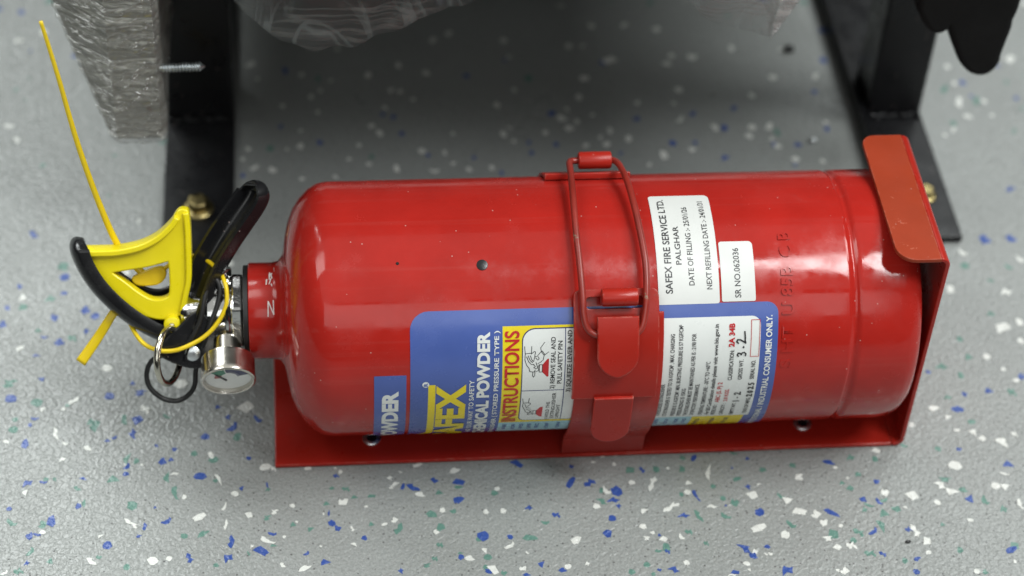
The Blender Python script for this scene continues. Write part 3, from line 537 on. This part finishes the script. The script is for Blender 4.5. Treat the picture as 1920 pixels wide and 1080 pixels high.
# ---- main blue label
LB = .00012
lab = link('label', patch([rrect(59.5, 218.2, -88, 42.8, (8, 5, 0, 0))], LB, .00006), 'blue', ex, label='large blue printed instruction label')
L2 = LB + .00008; L3 = L2 + .00007; L4 = L3 + .00007
link('yellow_panel', patch([[(98.9, -21), (98.9, 35.4), (133, 35.4), (133, -21)]], L2), 'labelyellow', lab)
link('panel_outline', patch([rrect(107.2, 133, -18.9, 34.3, (5.6, 0, 0, 3.2))], L3), 'navy', lab)
link('white_panel', patch([rrect(107.6, 133, -18.4, 33.8, (5.3, 0, 0, 3.0))], L4), 'white', lab)
link('pale_blue_panel', patch([[(98.9, -60), (98.9, -21.1), (133, -21.1), (133, -60)]], L2), 'lightblue', lab)
strokes([[(107.6, 3.8), (126, 3.8)], [(125.9, 33.9), (125.9, -18.4)]], .35, L4 + .00005, 'navy', lab, 'panel_line')
link('white_panel', patch([rrect(160, 210.6, -21.5, 36.8, (0, 4, 0, 0))], L2), 'white', lab)
link('pale_blue_panel', patch([[(160, -60), (160, -21.6), (185.3, -21.6), (185.3, -60)]], L2), 'lightblue', lab)
link('yellow_panel', patch([[(185.4, -60), (185.4, -21.6), (208.6, -21.6), (208.6, -60)]], L2), 'labelyellow', lab)
T = L4 + .00006
letter('SAFEX', 82.7, -44.5, 8.6, 11.4, 'labelyellow', lab, T, .035)
link('brand_bar', patch([[(67.2, -34), (67.2, 8.6), (70.3, 8.6), (70.3, -34)]], L2), 'labelyellow', lab)
link('brand_bar', patch([[(63.0, -41.5), (65.8, -37), (67.3, -33.9), (70.3, -33.9), (69.0, -38.0), (65.6, -44)]], L2), 'labelyellow', lab)
letter('R', 66.9, 8.1, 9.9, 1.6, 'blue', lab, T + .00006, .03)
link('registered_mark', patch([[(66.1 + 1.5 * math.cos(R_(t)), 9.0 + 1.5 * kd * math.sin(R_(t))) for t in range(0, 360, 20)]], T - .00003), 'white', lab)
letter('NG YOUR WAY TO SAFETY', 86.9, -33.5, 10.7, 2.0, 'white', lab, T, .008)
letter('DRY CHEMICAL POWDER', 93.2, -55.5, 33.3, 4.9, 'white', lab, T, .035)
letter('FIRE EXTINGUISHER ( STORED PRESSURE TYPE )', 97.3, -51, 33.6, 1.9, 'white', lab, T, .010)
letter('INSTRUCTIONS', 105.9, -19.6, 33.4, 5.9, 'redink', lab, T, .012)
letter('2) REMOVE SEAL AND', 121.6, 4.6, 30.2, 1.9, 'ink', lab, T, .008)
letter('PULL SAFETY PIN', 124.6, 7.4, 28.4, 1.9, 'ink', lab, T, .008)
letter('3) SQUEEZE LEVER AND', 128.7, 2.4, 33.0, 1.9, 'ink', lab, T, .008)
letter('1) HOLD THE', 120.3, -18.4, -3.7, 1.5, 'ink', lab, T)
letter('EXTINGUISHER', 122.7, -17.2, 2.2, 1.6, 'ink', lab, T)
letter('UPRIGHT', 124.9, -17.4, -5.8, 1.5, 'ink', lab, T)
# drawings of a hand on the lever (x mm, angle): from a small sketch grid; d -> away from the left edge, u -> up
def sketch(x0, a0, sc, lines): return [[(x0 + px * sc, a0 + py * (sc if sc < 1 else 1.38) * kd) for px, py in ln] for ln in lines]
hand2 = [[(0, 17), (.3, 13.6), (3.1, 13.8), (3.2, 17)], [(.3, 13.6), (.2, 10.5), (1.0, 8.0), (2.2, 6.2), (2.5, 4.6), (4.2, 4.3), (5, 5.4)], [(.9, 12.2), (2.0, 9.5), (3.2, 8.2), (4.4, 8.3)], [(1.6, 12.6), (2.6, 10.2), (3.7, 9.2)], [(2.6, 12.6), (3.3, 10.6), (4.2, 9.6)],
         [(3.0, 13.4), (4.4, 14.6), (4.9, 14.4), (4.6, 12.2), (4.2, 10)], [(4.6, 12), (5.6, 12.2), (7, 14), (7.6, 14.6)], [(7.2, 16.4), (7.5, 14.4), (8.8, 12.6), (10.8, 14.2)], [(7.3, 16.4), (9.0, 18.8)], [(7.9, 14.8), (9.1, 13.0)], [(8.8, 12.6), (8.4, 10.4), (7.2, 9.2), (6.0, 8.6)],
         [(5.0, 11.4), (6.0, 10.4), (6.6, 11.0), (6.2, 12)], [(3.9, 4.3), (3.8, 2.4), (4.3, 1.6), (4.8, 2.4), (4.8, 5)], [(4.0, 8.2), (5, 7.2), (4.2, 6.6), (5.4, 6), (6.2, 6.6), (6.6, 8)], [(5.2, 9.2), (5.8, 7.4), (6.6, 5.2), (5.2, 4.4)], [(6.8, 4.2), (8.1, 4.2), (8.1, 8.0), (6.8, 8.0), (6.8, 4.2)]]
strokes(sketch(108.3, 9.8, .96, hand2), .28, T, 'ink', lab, 'hand_drawing')
link('cone_drawing', patch([sketch(108.3, 9.8, .96, [[(8.2, 4.0), (8.2, 8.0), (8.9, 9.0), (10.3, 10.8), (11.0, 10.9), (11.0, 1.8), (10.3, 1.6), (8.9, 3.3)]])[0]], T), 'redink', lab)
hand1 = [[(0, 11.5), (.3, 9.4), (2.4, 9.4), (2.6, 11.6)], [(.3, 9.4), (.2, 7.6), (1.2, 5.6), (1.6, 4.4), (3, 3.9), (3.8, 4.2)], [(1.0, 8.8), (1.8, 6.8), (3.4, 6.6)], [(2.2, 9.4), (3.2, 9.2), (3.2, 8.6), (2, 7.4)], [(1.6, 6.2), (2.8, 5.4), (3.6, 5.8)], [(2.4, 3.9), (2.6, 2.6), (3.8, 3.2), (4.6, 2.8), (4.6, 5), (3.6, 4.8)], [(4.7, 3.0), (5.8, 3.0), (5.8, 5.2), (4.7, 5.2)], [(3, 3.2), (3.4, 5), (4.2, 3.4)]]
strokes(sketch(108.3, -17.0, 1.1, hand1), .28, T, 'ink', lab, 'hand_drawing')
link('cone_drawing', patch([sketch(108.3, -17.0, 1.1, [[(5.9, 2.8), (5.9, 5.2), (6.6, 6.2), (7.3, 7.0), (8.3, 7.1), (8.3, 1.2), (7.2, 1.4), (6.6, 2.0)]])[0]], T), 'redink', lab)
for x, s in ((102.5, 'INE'), (106.5, 'FOR'), (110, 'WSS'), (113.5, 'LIFE'), (117, 'SEC'), (121.5, 'OF'), (126.5, 'ON')): letter(s, x, -31, -23, 1.6, 'blue', lab, T)
# small print on the white panel
SP = [('N PRESSURIZED EXTINGUISHER.', 170.2, -18.6, 5.1), ('CO EXTINGUISHER IS TESTED TO 36 KGF/CM\u00b2 , MAX. CHARGING', 173.2, -19.5, 29.8), ('PRESSURE IS 15 KGF/CM\u00b2. MIN. BURSTING PRESSURE IS 57 KGF/CM\u00b2', 176.8, -19.3, 33.8),
      ('PRESSURIZING IS 15KG', 179.6, -19.4, 1.9), ('THE EXTINGUISHER MUST BE MAINTAINED AS PER IS : 2190 FOR', 182.5, -19.6, 29.7), ('SATISFACTORY PERFORMANCE.', 185.4, -19.3, 4.4), ('OPERATING TEMPERATURE : -30\u00b0C TO +60\u00b0C', 189.2, -19.6, 16.3),
      ('For BIS Certification details please visit www.bis.gov.in', 192.2, -19.2, 33.6), ('MODEL NO :', 194.9, -19.5, -10.2), ('CAPACITY :', 198.6, -19.7, -9.5), ('EMPTY WT.', 203.3, -20, -9.2), ('CLASSIFICATION:', 199.3, 6.1, 21.7), ('GROSS WT.', 203.7, 6.3, 16.9), ('YEAR OF MFG.', 209.1, -19.4, -5.3), ('SERIAL NO.', 209.0, 6.4, 16.4)]
for s, x, a0, a1 in SP: letter(s, x, a0, a1, 1.75, 'greyink' if x < 190 else 'ink', lab, T, .006)
letter('ABC (S. P) 2', 195.4, -8.3, 5.0, 1.9, 'redink', lab, T, .006)
letter('2.0 KGS.', 198.9, -7.7, .8, 1.7, 'redink', lab, T, .006)
letter('2A 34B', 199.2, 23.1, 33.8, 2.3, 'redink', lab, T, .03)
def hw(lines, name='handwriting', wid=.55): strokes(lines, wid, T, 'ink', lab, name)
def glyph(x, a, sc, pts): return [(x - py * sc, a + px * sc * kd) for px, py in pts]
G3 = [(0, 3.6), (.8, 4.2), (1.7, 3.8), (1.6, 2.9), (.8, 2.3), (1.8, 1.9), (2.0, .9), (1.2, .1), (.2, .3)]
G2 = [(.1, 3.2), (.8, 4.0), (1.7, 3.6), (1.6, 2.5), (.7, 1.0), (.1, .2), (1.2, .5), (2.6, .5)]
G1 = [(.3, 3.8), (.3, .2)]; G0 = [(.9, 4), (.2, 3), (.2, 1), (.9, .1), (1.6, 1), (1.6, 3), (.9, 4)]; G5 = [(1.7, 4), (.4, 3.8), (.3, 2.4), (1.4, 2.3), (1.7, 1.2), (1.1, .2), (.1, .4)]
dot = lambda x, a: [(x, a), (x - .25, a + .2), (x, a + .5)]
hw([glyph(204.6, 18.5, .92, G3), dot(203.4, 22.6), glyph(204.4, 24.6, 1.05, G2), [(203.9, 27.2), (203.6, 30)]], wid=.62)
hw([glyph(204.4, -8.0, .75, G1), dot(203.3, -5.4), glyph(204.4, -3.2, .72, G2)])
hw([glyph(209.6, -4.6, .62, G2), glyph(209.6, -2.0, .62, G0), glyph(209.6, .4, .62, G2), glyph(209.6, 2.9, .62, G5)])
strokes([[(206.5, 18.3), (206.5, 35.1), (210.2, 35.1), (210.2, 18.3), (206.5, 18.3)]], .25, T, 'redink', lab, 'serial_box')
letter('FOR INSTITUTIONAL / INDUSTRIAL CONSUMER ONLY.', 215.5, -46, 36.9, 2.5, 'white', lab, T, .014)
for x, s in ((170.5, 'LES'), (175, 'DO'), (179.5, 'USE'), (183, 'ING')): letter(s, x, -31, -23.5, 1.5, 'blue', lab, T)
for x, s in ((189, 'REFILL'), (196, 'AFTER'), (202, 'EVERY USE')): letter(s, x, -36, -24, 1.7, 'greyink', lab, T)
# ---- narrow strip label
sl = link('strip_label', patch([rrect(44.0, 57.8, -88, 14.1)], LB, .00006), 'blue', ex, label='narrow blue strip label reading POWDER')
letter('POWDER', 54.0, -42, 5.8, 6.3, 'white', sl, LB + .0001, .04)
# ---- white stickers
st = link('date_sticker', patch([rrect(166.2, 192.7, 42.6, 97, (1.5, 2.5, 1, 0))], LB + .00008, .00008), 'sticker', ex, label='white paper sticker with filling dates')
TS = LB + .00024
letter('SAFEX FIRE SERVICE LTD.', 172.4, 47.3, 94.2, 2.9, 'ink', st, TS, .010)
letter('PALGHAR', 176.9, 59.8, 78.2, 2.3, 'ink', st, TS, .006)
letter('DATE OF FILLING :- 25/01/26', 182.0, 50.6, 89.0, 2.3, 'ink', st, TS, .002)
letter('NEXT REFILLING DATE :- 24/01/31', 189.6, 48.7, 92.4, 2.3, 'ink', st, TS, .002)
st = link('serial_sticker', patch([rrect(193.7, 208.4, 43.2, 69.9, (1.2, 2.0, .8, .8))], LB + .00008, .00008), 'sticker', ex, label='small white serial number sticker')
letter('SR NO.062036', 202.0, 44.8, 66.7, 2.5, 'ink', st, TS, .002)

# ---- valve, gauge, handles
link('gasket', lathe([(0, .0195), (.0002, .0206), (.0022, .0206), (.0024, .0195)], (-.0092, 0, ZC), (-1, 0, 0), 48), 'rubber', ex)
hexp = [(u, v) for u, v in ((.0186 * math.cos(R_(60 * k + 12)), .0186 * math.sin(R_(60 * k + 12))) for k in range(6))]
me = raw([(-.0117 - d, y, ZC + z) for d in (0, .0052) for y, z in hexp], [tuple(range(6)), tuple(range(6, 12))] + [(k, (k + 1) % 6, 6 + (k + 1) % 6, 6 + k) for k in range(6)])
link('valve_nut', me, 'chrome', ex, False, .0011, 3)
va = link('valve', lathe([(0, .0150), (.0012, .0156), (.0024, .0150), (.003, .0128), (.0105, .0122), (.0115, .0090), (.013, .0075), (.020, .0070), (.0225, .0055), (.0230, 0)], (-.0168, 0, ZC), (-1, 0, 0), 40), 'chrome', ex)
link('valve_stem', cyl_between(H(-21.5, -13, -2), H(-21.5, 20, -2), .0050, 24), 'chrome', va)
GA = Vector((.02, -.97, -.24)).normalized(); GC = Vector((-.0187, -.0350, .0524))
gz = link('gauge', lathe([(0, .0040), (.004, .0040), (.0042, .0060), (.0130, .0062), (.0132, .0105), (.0140, .0116), (.0150, .0118), (.0222, .0118), (.0236, .0121), (.0247, .0119), (.0252, .0112), (.0250, .0106), (.0236, .0103), (.0226, .0103), (.0226, 0)], GC - GA * .0252, GA, 64), 'steel', ex, label='round steel pressure gauge')
link('dial', lathe([(0, .0102), (.0002, .0102), (.0002, 0)], GC - GA * .0025, GA, 40), 'dial', gz)
gx = Vector((1, 0, 0)); gx = (gx - GA * gx.dot(GA)).normalized(); gy = GA.cross(gx)
if gy.z < 0: gy = -gy
def sector(r0, r1, t0, t1, name, mat, lift):
    vs, fs = [], []
    n = 10
    for i in range(n + 1):
        t = R_(t0 + (t1 - t0) * i / n)
        for r in (r0, r1): vs.append(GC - GA * (.00225 - lift) + (gx * math.cos(t) + gy * math.sin(t)) * r)
    for i in range(n): fs.append((2 * i, 2 * i + 1, 2 * i + 3, 2 * i + 2))
    return link(name, raw(vs, fs), mat, gz)
sector(.0035, .0092, 105, 150, 'green_sector', 'green', .00005)
sector(.0030, .0060, 150, 185, 'red_sector', 'dialred', .00005)
sector(.0050, .0094, 15, 100, 'dark_sector', 'dialblue', .00005)
sector(.0042, .0048, 10, 100, 'dark_sector', 'dialblue', .00005)
link('needle', tube([GC - GA * .0019 - (gx * .3 + gy * .6) * .003, GC - GA * .0019 + (-gx * .75 + gy * .5) * .0078], lambda t: .0005 - .0003 * t, 6), 'ink', gz)
link('gauge_glass', lathe([(0, .0104), (.0004, .0104), (.0005, .0100), (.0005, 0)], GC - GA * .0012, GA, 40), 'glass', gz)

def smooth2(pts, n=4): return [(p.x, p.y) for p in spline([Vector((a, b, 0)) for a, b in pts], n, True)]
lev = channel([(-30, -17.5), (-40, -15.2), (-50, -12.2), (-58, -7.8), (-66, -1.8), (-73, 5.0), (-79, 12.5), (-83.5, 20.5), (-86.2, 28), (-86.4, 32.5), (-85.4, 36.2)],
              lambda t: 9.2, lambda t: 7.6, 1.7, 12, -1)
link('squeeze_lever', lev, 'black', ex, True).data.set_sharp_from_angle(angle=R_(60))
link('lever_web', slab(smooth2([(-74, 11), (-70.5, 17.6), (-68, 18.0), (-63, 14.2), (-57, 10.2), (-50, 8.2), (-43, 9.6), (-37, 7), (-35, -8), (-44, -13), (-54, -8), (-65, .5)]), -10.4, -8.6), 'black', ex)
car = channel([(-35, -19), (-32.6, -12), (-29.5, -1), (-26, 10.0), (-22, 20), (-15.5, 31), (-8.5, 41), (-3.0, 49), (-1.0, 54.5), (-1.8, 60.6)],
              lambda t: 8.4, lambda t: 10.0 - 1.5 * t, 1.7, 36, 1)
link('carry_handle', car, 'black', ex, True).data.set_sharp_from_angle(angle=R_(60))
hb = slab([(-52, -13), (-44, -19.5), (-30, -22.5), (-22, -20), (-19, -8), (-21, 9), (-27, 15), (-34, 12), (-40, 0)], -9.5, -7.8)
link('handle_cheek', hb, 'black', ex)
hb = slab(smooth2([(-49, -13.5), (-43.5, -19), (-34, -22), (-26.5, -19.5), (-24.5, -10), (-27, -1), (-32, 3), (-39, -3)]), 9.6, 11.2)
ck = link('handle_cheek', hb, 'black', ex)
link('rivet', lathe([(0, .0034), (.0006, .0034), (.0011, .0026), (.0014, .0010), (.0014, 0)], H(-34.5, -15.5, 11.1), NV, 24), 'zinc', ck)
# yellow safety guard
go = [(-79.4, 30.3), (-74.8, 30.0), (-65.4, 30.1), (-55.8, 32.0), (-48.1, 35.8), (-42.2, 41.0), (-39.4, 45.6), (-37.7, 47.2), (-35.8, 47.2), (-34.6, 45.6), (-34.4, 35.2), (-34.8, 17.4), (-36.4, 9.5), (-38.1, 2.0), (-40.6, 0), (-44.0, -1.0), (-48.8, -1.2), (-54.5, .2), (-60.6, 2.6), (-61.6, 4.0), (-63.8, 4.8), (-69.8, 8.4), (-75.6, 14.8), (-78.5, 22.6)]
gw = [(-67.4, 20.2), (-63.0, 20.9), (-52.5, 22.4), (-45.0, 24.2), (-43.9, 23.6), (-43.6, 17.6), (-44.0, 10.2), (-46.0, 8.0), (-49.4, 7.3), (-53.2, 8.1), (-57.8, 11.1), (-63.3, 15.7), (-67.2, 18.8)]
gd = link('safety_guard', slab(smooth2(go), -3.4, 3.4, [smooth2([(u + (u + 53) * .07, v + (v - 15) * .09) for u, v in gw])], .0008), 'yellow', ex, label='yellow plastic safety guard with triangular window')
def rib(pts, th, hw_):
    P = [Vector((u, v, 0)) for u, v in pts]; S = spline(P, 5); off = []
    for k, p in enumerate(S):
        t = (S[min(k + 1, len(S) - 1)] - S[max(k - 1, 0)]).normalized(); off.append(p + Vector((t.y, -t.x, 0)) * th)
    return slab([(p.x, p.y) for p in S] + [(p.x, p.y) for p in reversed(off)], -hw_, hw_, bev=.0007)
link('guard_flange', rib([(-79.6, 30.3), (-74.8, 30.2), (-65.4, 30.4), (-55.8, 32.3), (-48.1, 36.1), (-42.2, 41.3), (-40.0, 44.4)], 1.3, 6.4), 'yellow', gd)
link('guard_flange', rib([(-34.6, 45.8), (-34.3, 42.0), (-34.2, 35.2), (-34.6, 17.4), (-36.2, 9.5), (-38.0, 2.2)], 1.2, 5.0), 'yellow', gd)
link('guard_boss', cyl_between(H(-43.2, -3.0, 0), H(-43.2, -3.0, 8.5), .0036, 24), 'yellow', gd)
pin = link('safety_pin', cyl_between(H(-43.2, -3.2, -12), H(-43.2, -3.2, 10.5), .0014, 14), 'ring', ex)
rc = H(-44.6, -15.4, 14.5); ra = SV; rb_ = (NV * .93 - Vector((.38, 0, 0))).normalized()
link('pull_ring', tube([rc + (ra * math.cos(t) + rb_ * math.sin(t)) * .0122 for t in [2 * math.pi * k / 48 for k in range(48)]], .0015, 12, True), 'ring', pin)
oc = H(-44.2, -28.0, 4)
cord = [(-33.5, -24, 5), (-35, -33.5, 5), (-41, -39, 4.5), (-48, -38.6, 4), (-54, -33.5, 4), (-55.6, -27, 4), (-53.2, -20.5, 5), (-47.5, -17, 7), (-41, -15, 10), (-35, -9, 12), (-30.5, 0, 12.5), (-28.6, 8, 12), (-26.6, 15.5, 10), (-23.6, 17.8, 9), (-21.4, 13, 10), (-23.2, 5, 11.5), (-27, -4, 12.5), (-30.4, -14, 10)]
link('retaining_cord', tube(spline([H(*p) for p in cord], 7, True), .00115, 10, True), 'rubber', ex)

# ================================================================ yellow pull-tight seal
zt = empty('plastic_seal', H(-55, 18, -7), 'thin yellow pull-tight plastic seal looped through the extinguisher handle, tail sticking up', 'seal')
loop = [(-49, 16.5, -6.5), (-44, 20.5, -7.5), (-37, 24, -8.5), (-29, 23.5, -5), (-22.5, 20.4, 3), (-19.2, 16.2, 10.5), (-18.4, 10.5, 13), (-19.4, 5.2, 13.5), (-22.6, -.8, 13.5), (-27.7, -6.4, 13.5), (-34.4, -10.6, 13.5), (-42.2, -13.3, 13.5), (-49.5, -13.4, 12), (-56.4, -10.4, 9), (-62, -4, 0), (-64.5, 3, -11.8), (-62, 11, -11.5), (-57, 14.4, -6.5)]
link('loop', tube(spline([H(*p) for p in loop], 8), .0010, 10), 'tie', zt)
hd = slab(smooth2([(-60, 14.6), (-58, 16.2), (-50, 19.2), (-46.6, 18.8), (-46.6, 15.6), (-50, 12.8), (-57.5, 12.6)]), -8.2, -4.2, bev=.0008)
link('locking_head', hd, 'tie', zt)
tail = [H(-54.5, 15.5, -6.5)] + [Vector((-0.0651, 0.0200, 0.0818)), Vector((-0.0718, 0.0225, 0.1041)), Vector((-0.0788, 0.0255, 0.1385)), Vector((-0.0839, 0.0280, 0.1745)), Vector((-0.0882, 0.0300, 0.2013))]
link('tail', tube(spline(tail, 8), lambda t: 1.15 - .62 * t, 10, flat=(.0015, .0009, (1, 0, 0))), 'tie', zt)
tg = [H(-60, 12, -11), Vector((-0.0689, 0.0020, 0.0608)), Vector((-0.0764, -0.0040, 0.0513)), Vector((-0.0848, -0.0100, 0.0414))]
link('end_tag', tube(spline(tg, 6), lambda t: .75 + .35 * t, 8, flat=(.0022, .00035, (.8, -.42, -.42))), 'tie', zt)

# ================================================================ the seat above: legs, wrapped cushion, panel, flap
def flange_bolt(x, y, z, parent, s=1.0):
    b = link('hex_bolt', lathe([(0, .0078 * s), (.0008 * s, .0080 * s), (.0016 * s, .0072 * s), (.0022 * s, .0058 * s)], (x, y, z), (0, 0, 1), 36), 'gold', parent)
    hx = [(x + .0058 * s * math.cos(R_(60 * k + 20)), y + .0058 * s * math.sin(R_(60 * k + 20))) for k in range(6)]
    me = raw([(a, c, z + h) for h in (.0018 * s, .0068 * s) for a, c in hx], [tuple(range(6)), tuple(range(6, 12))] + [(k, (k + 1) % 6, 6 + (k + 1) % 6, 6 + k) for k in range(6)])
    link('bolt_head', me, 'gold', b, False, .0010 * s, 3)
    return b
lf = empty('seat_stand', (-.0365, .23, 0), 'black steel seat stand behind the yellow guard, with gold bolt in its foot', 'stand', 'stands under the seat')
link('foot_plate', box(-.0545, -.0187, .1000, .50, .0004, .0044), 'steelblack', lf, False, .0008)
link('post', box(-.0545, -.0187, .2005, .2360, .0045, .1950), 'steelblack', lf, False, .0020, 3)
vsw = []
link('weld', tube(spline([Vector((-.0540 + .0015 * k * 2, .2000 - .0008 * (k % 3), .0052 + .0006 * (k % 2))) for k in range(12)], 3), lambda t: .0010 + .0003 * math.sin(t * 40), 8), 'steelblack', lf)
flange_bolt(-.0368, .1300, .0045, lf)
rf = empty('seat_stand', (.335, .21, 0), 'black steel seat stand behind the bracket lip, under the hanging black flap', 'stand', 'stands under the seat')
link('foot_plate', box(.3207, .3520, .0950, .50, .0004, .0044), 'steelblack', rf, False, .0008)
link('foot_flange', box(.3165, .3206, .1500, .50, .0004, .0105), 'steelblack', rf, False, .0006)
link('post', box(.3212, .3512, .1917, .2220, .0045, .1950), 'steelblack', rf, False, .0020, 3)
link('weld', tube(spline([Vector((.3222 + .0026 * k, .1912 - .0008 * (k % 3), .0052 + .0008 * (k % 2))) for k in range(12)], 3), lambda t: .0011 + .0003 * math.sin(t * 40), 8), 'steelblack', rf)
flange_bolt(.3392, .1265, .0045, rf, .75)
# cushion (its underside is just above the picture) and the polythene hanging from it
se = empty('seat_cushion', (.145, .33, .205), 'dark seat cushion at the top edge, its underside wrapped in sagging milky polythene', 'seat')
link('cushion_pan', box(-.072, .370, .0900, .66, .1955, .2360), 'steelblack', se, False, .004, 3)
link('cushion', box(-.085, .382, .0700, .66, .2362, .3400), 'cushion', se, False, .02, 4)
link('backrest', box(-.070, .367, .5400, .66, .3500, .9800), 'cushion', se, False, .03, 4)
def sag(prof, y0, y1, depth, seed, nx=60, ny=26):
    """sheet hanging below the pan: lowest line follows prof (x, z) at y0 and rises towards y1"""
    rg = random.Random(seed); px = [Vector((a, b, 0)) for a, b in prof]; sp = spline(px, 12); vs, fs = [], []
    ph = [(rg.uniform(60, 420), rg.uniform(0, 6), rg.uniform(30, 260)) for _ in range(6)]
    rows = len(sp)
    for i, p in enumerate(sp):
        for j in range(ny + 1):
            t = j / ny; zt_ = .1954
            if t < .35: q = t / .35; z = zt_ + (p.y - zt_) * math.sin(q * math.pi / 2) ** .8; y = y0 - .012 + .012 * q
            else: q = (t - .35) / .65; z = p.y + (zt_ - p.y) * (q ** 1.5); y = y0 + (y1 - y0) * q
            wv = sum(math.sin(p.x * a + f + t * c * .1) for a, f, c in ph) * depth
            vs.append((p.x, y + wv, z + wv * .5 * min(1, (zt_ - z) / .02)))
    for i in range(rows - 1):
        for j in range(ny): a = i * (ny + 1) + j; fs.append((a, a + 1, a + ny + 2, a + ny + 1))
    return raw(vs, fs)
link('polythene_sheet', sag([(-.050, .194), (-.028, .178), (-.010, .155), (.008, .135), (.024, .1285), (.040, .1330), (.070, .1455), (.100, .1575), (.130, .172), (.165, .186), (.185, .194)], .100, .30, .0007, 3), 'seatfilm', se)
link('polythene_sheet', sag([(.168, .194), (.182, .172), (.193, .155), (.206, .1420), (.220, .1375), (.2325, .1335), (.2345, .1335)], .100, .22, .0004, 8), 'seatfilm', se)
link('crinkled_polythene', sag([(.2348, .1335), (.2405, .1440), (.2470, .1550), (.2560, .170), (.2700, .194)], .100, .20, .0007, 12), 'crinkle', se)
# side panel wrapped in stretch film, with a screw through it
wp = empty('wrapped_panel', (-.07, .15, .07), 'grey side panel wrapped in wrinkled clear stretch film, top left', 'panel')
def panel(off, amp, seed, nu=40, nz=110):
    rg = random.Random(seed)
    c = Vector((-.066, .20))
    def ring_at(z):
        k = (z - .0715) / .073; A = Vector((-.0706 - .0245 * k, .1010 + .020 * k)); B2 = A + Vector((.012, .40))
        base = [Vector((-.0700, .1000)), Vector((-.0492, .1000)), Vector((-.0470, .1050)), Vector((-.0555, .4900)), B2, A]
        return [base[i].lerp(base[(i + 1) % 6], q / nu) for i in range(6) for q in range(nu)]
    ring = ring_at(.1)
    vs, fs = [], []; m = len(ring); ph = [(rg.uniform(120, 520), rg.uniform(-620, -60), rg.uniform(0, 6)) for _ in range(7)]
    zz = [.0715 + (.215 - .0715) * (k / nz) ** 1.2 for k in range(nz + 1)]
    for j, z in enumerate(zz):
        s = min(1, .90 + .10 * math.sqrt(min(1, (z - .0715) / .008)))
        for p in ring_at(z):
            d = (p - c); u = d.normalized(); fold = sum(math.sin(p.x * a + p.y * a * .7 + z * b + f) for a, b, f in ph) / 7
            fold = max(0, 1 - abs(fold) * 7) ** 1.3
            v2 = c + d * s + u * (off + amp * fold); vs.append((v2.x, v2.y, z - off))
    for j in range(nz):
        for k in range(m): fs.append((j * m + k, j * m + (k + 1) % m, (j + 1) * m + (k + 1) % m, (j + 1) * m + k))
    fs += [tuple(range(m))]
    return raw(vs, fs)
link('board', panel(0, 0, 1), 'board', wp).data.set_sharp_from_angle(angle=R_(30))
link('stretch_film', panel(.0012, .0016, 4), 'film', wp)
r3 = random.Random(9); vs, fs = [], []
sc0 = Vector((-.0470, .1035, .1172)); ax = Vector((1, .02, .01)).normalized()
prof = [(-.004, .0014)]
for k in range(12): prof += [(k * .0015, .0012), (k * .0015 + .0006, .0022), (k * .0015 + .0009, .0022)]
prof += [(.0184, .0012), (.0198, .0002)]
link('tapping_screw', lathe(prof, sc0, ax, 20), 'zinc', wp, label='zinc tapping screw poking out of the panel')
# black flap at the top right
fp = empty('hanging_flap', (.33, .10, .15), 'black rounded flap hanging from the seat at the top right corner', 'flap')
fo = [(.3040, .1950), (.3058, .1520), (.3080, .1430), (.3128, .1358), (.3161, .1338), (.3181, .1350), (.3200, .1384), (.3224, .1366), (.3268, .1266), (.3321, .1157), (.3371, .1099), (.3413, .1080), (.3447, .1090), (.3469, .1130), (.3469, .1177), (.3477, .1262), (.3485, .1338), (.3482, .1384), (.3495, .1488), (.3500, .1950)]
me = shape2d([[(p.x, p.y) for p in spline([Vector((a, b, 0)) for a, b in fo], 4)]], .006, .003, 3)
for v in me.vertices: x, z, d = v.co; v.co = (x, .109 + d, z)
link('flap_body', sharp(me, 45), 'hangblack', fp)
# ---- bits lying on the floor
def crumb(name, x, y, s, mat, label, seed):
    rg = random.Random(seed); bm = bmesh.new(); bmesh.ops.create_icosphere(bm, subdivisions=2, radius=1)
    for v in bm.verts:
        k = 1 + rg.uniform(-.3, .3); v.co = (v.co.x * s * k + x, v.co.y * s * k * .7 + y, max(.0002, v.co.z * s * .6 * k + s * .45))
    me = bpy.data.meshes.new(name); bm.to_mesh(me); bm.free()
    o = link(name, me, mat); o['label'] = label; o['category'] = 'debris'
crumb('dirt_crumb', .2907, .2551, .0032, 'chip_and_shade_black', 'dark crumb of dirt on the floor beneath the crinkled polythene', 2)
crumb('dirt_crumb', .2808, -.0975, .0011, 'chip_and_shade_black', 'tiny black shred on the floor below the bracket, right of centre', 3)
crumb('dirt_crumb', .2895, .1768, .0022, 'zinc', 'small pale pellet on the floor left of the bracket lip', 4)
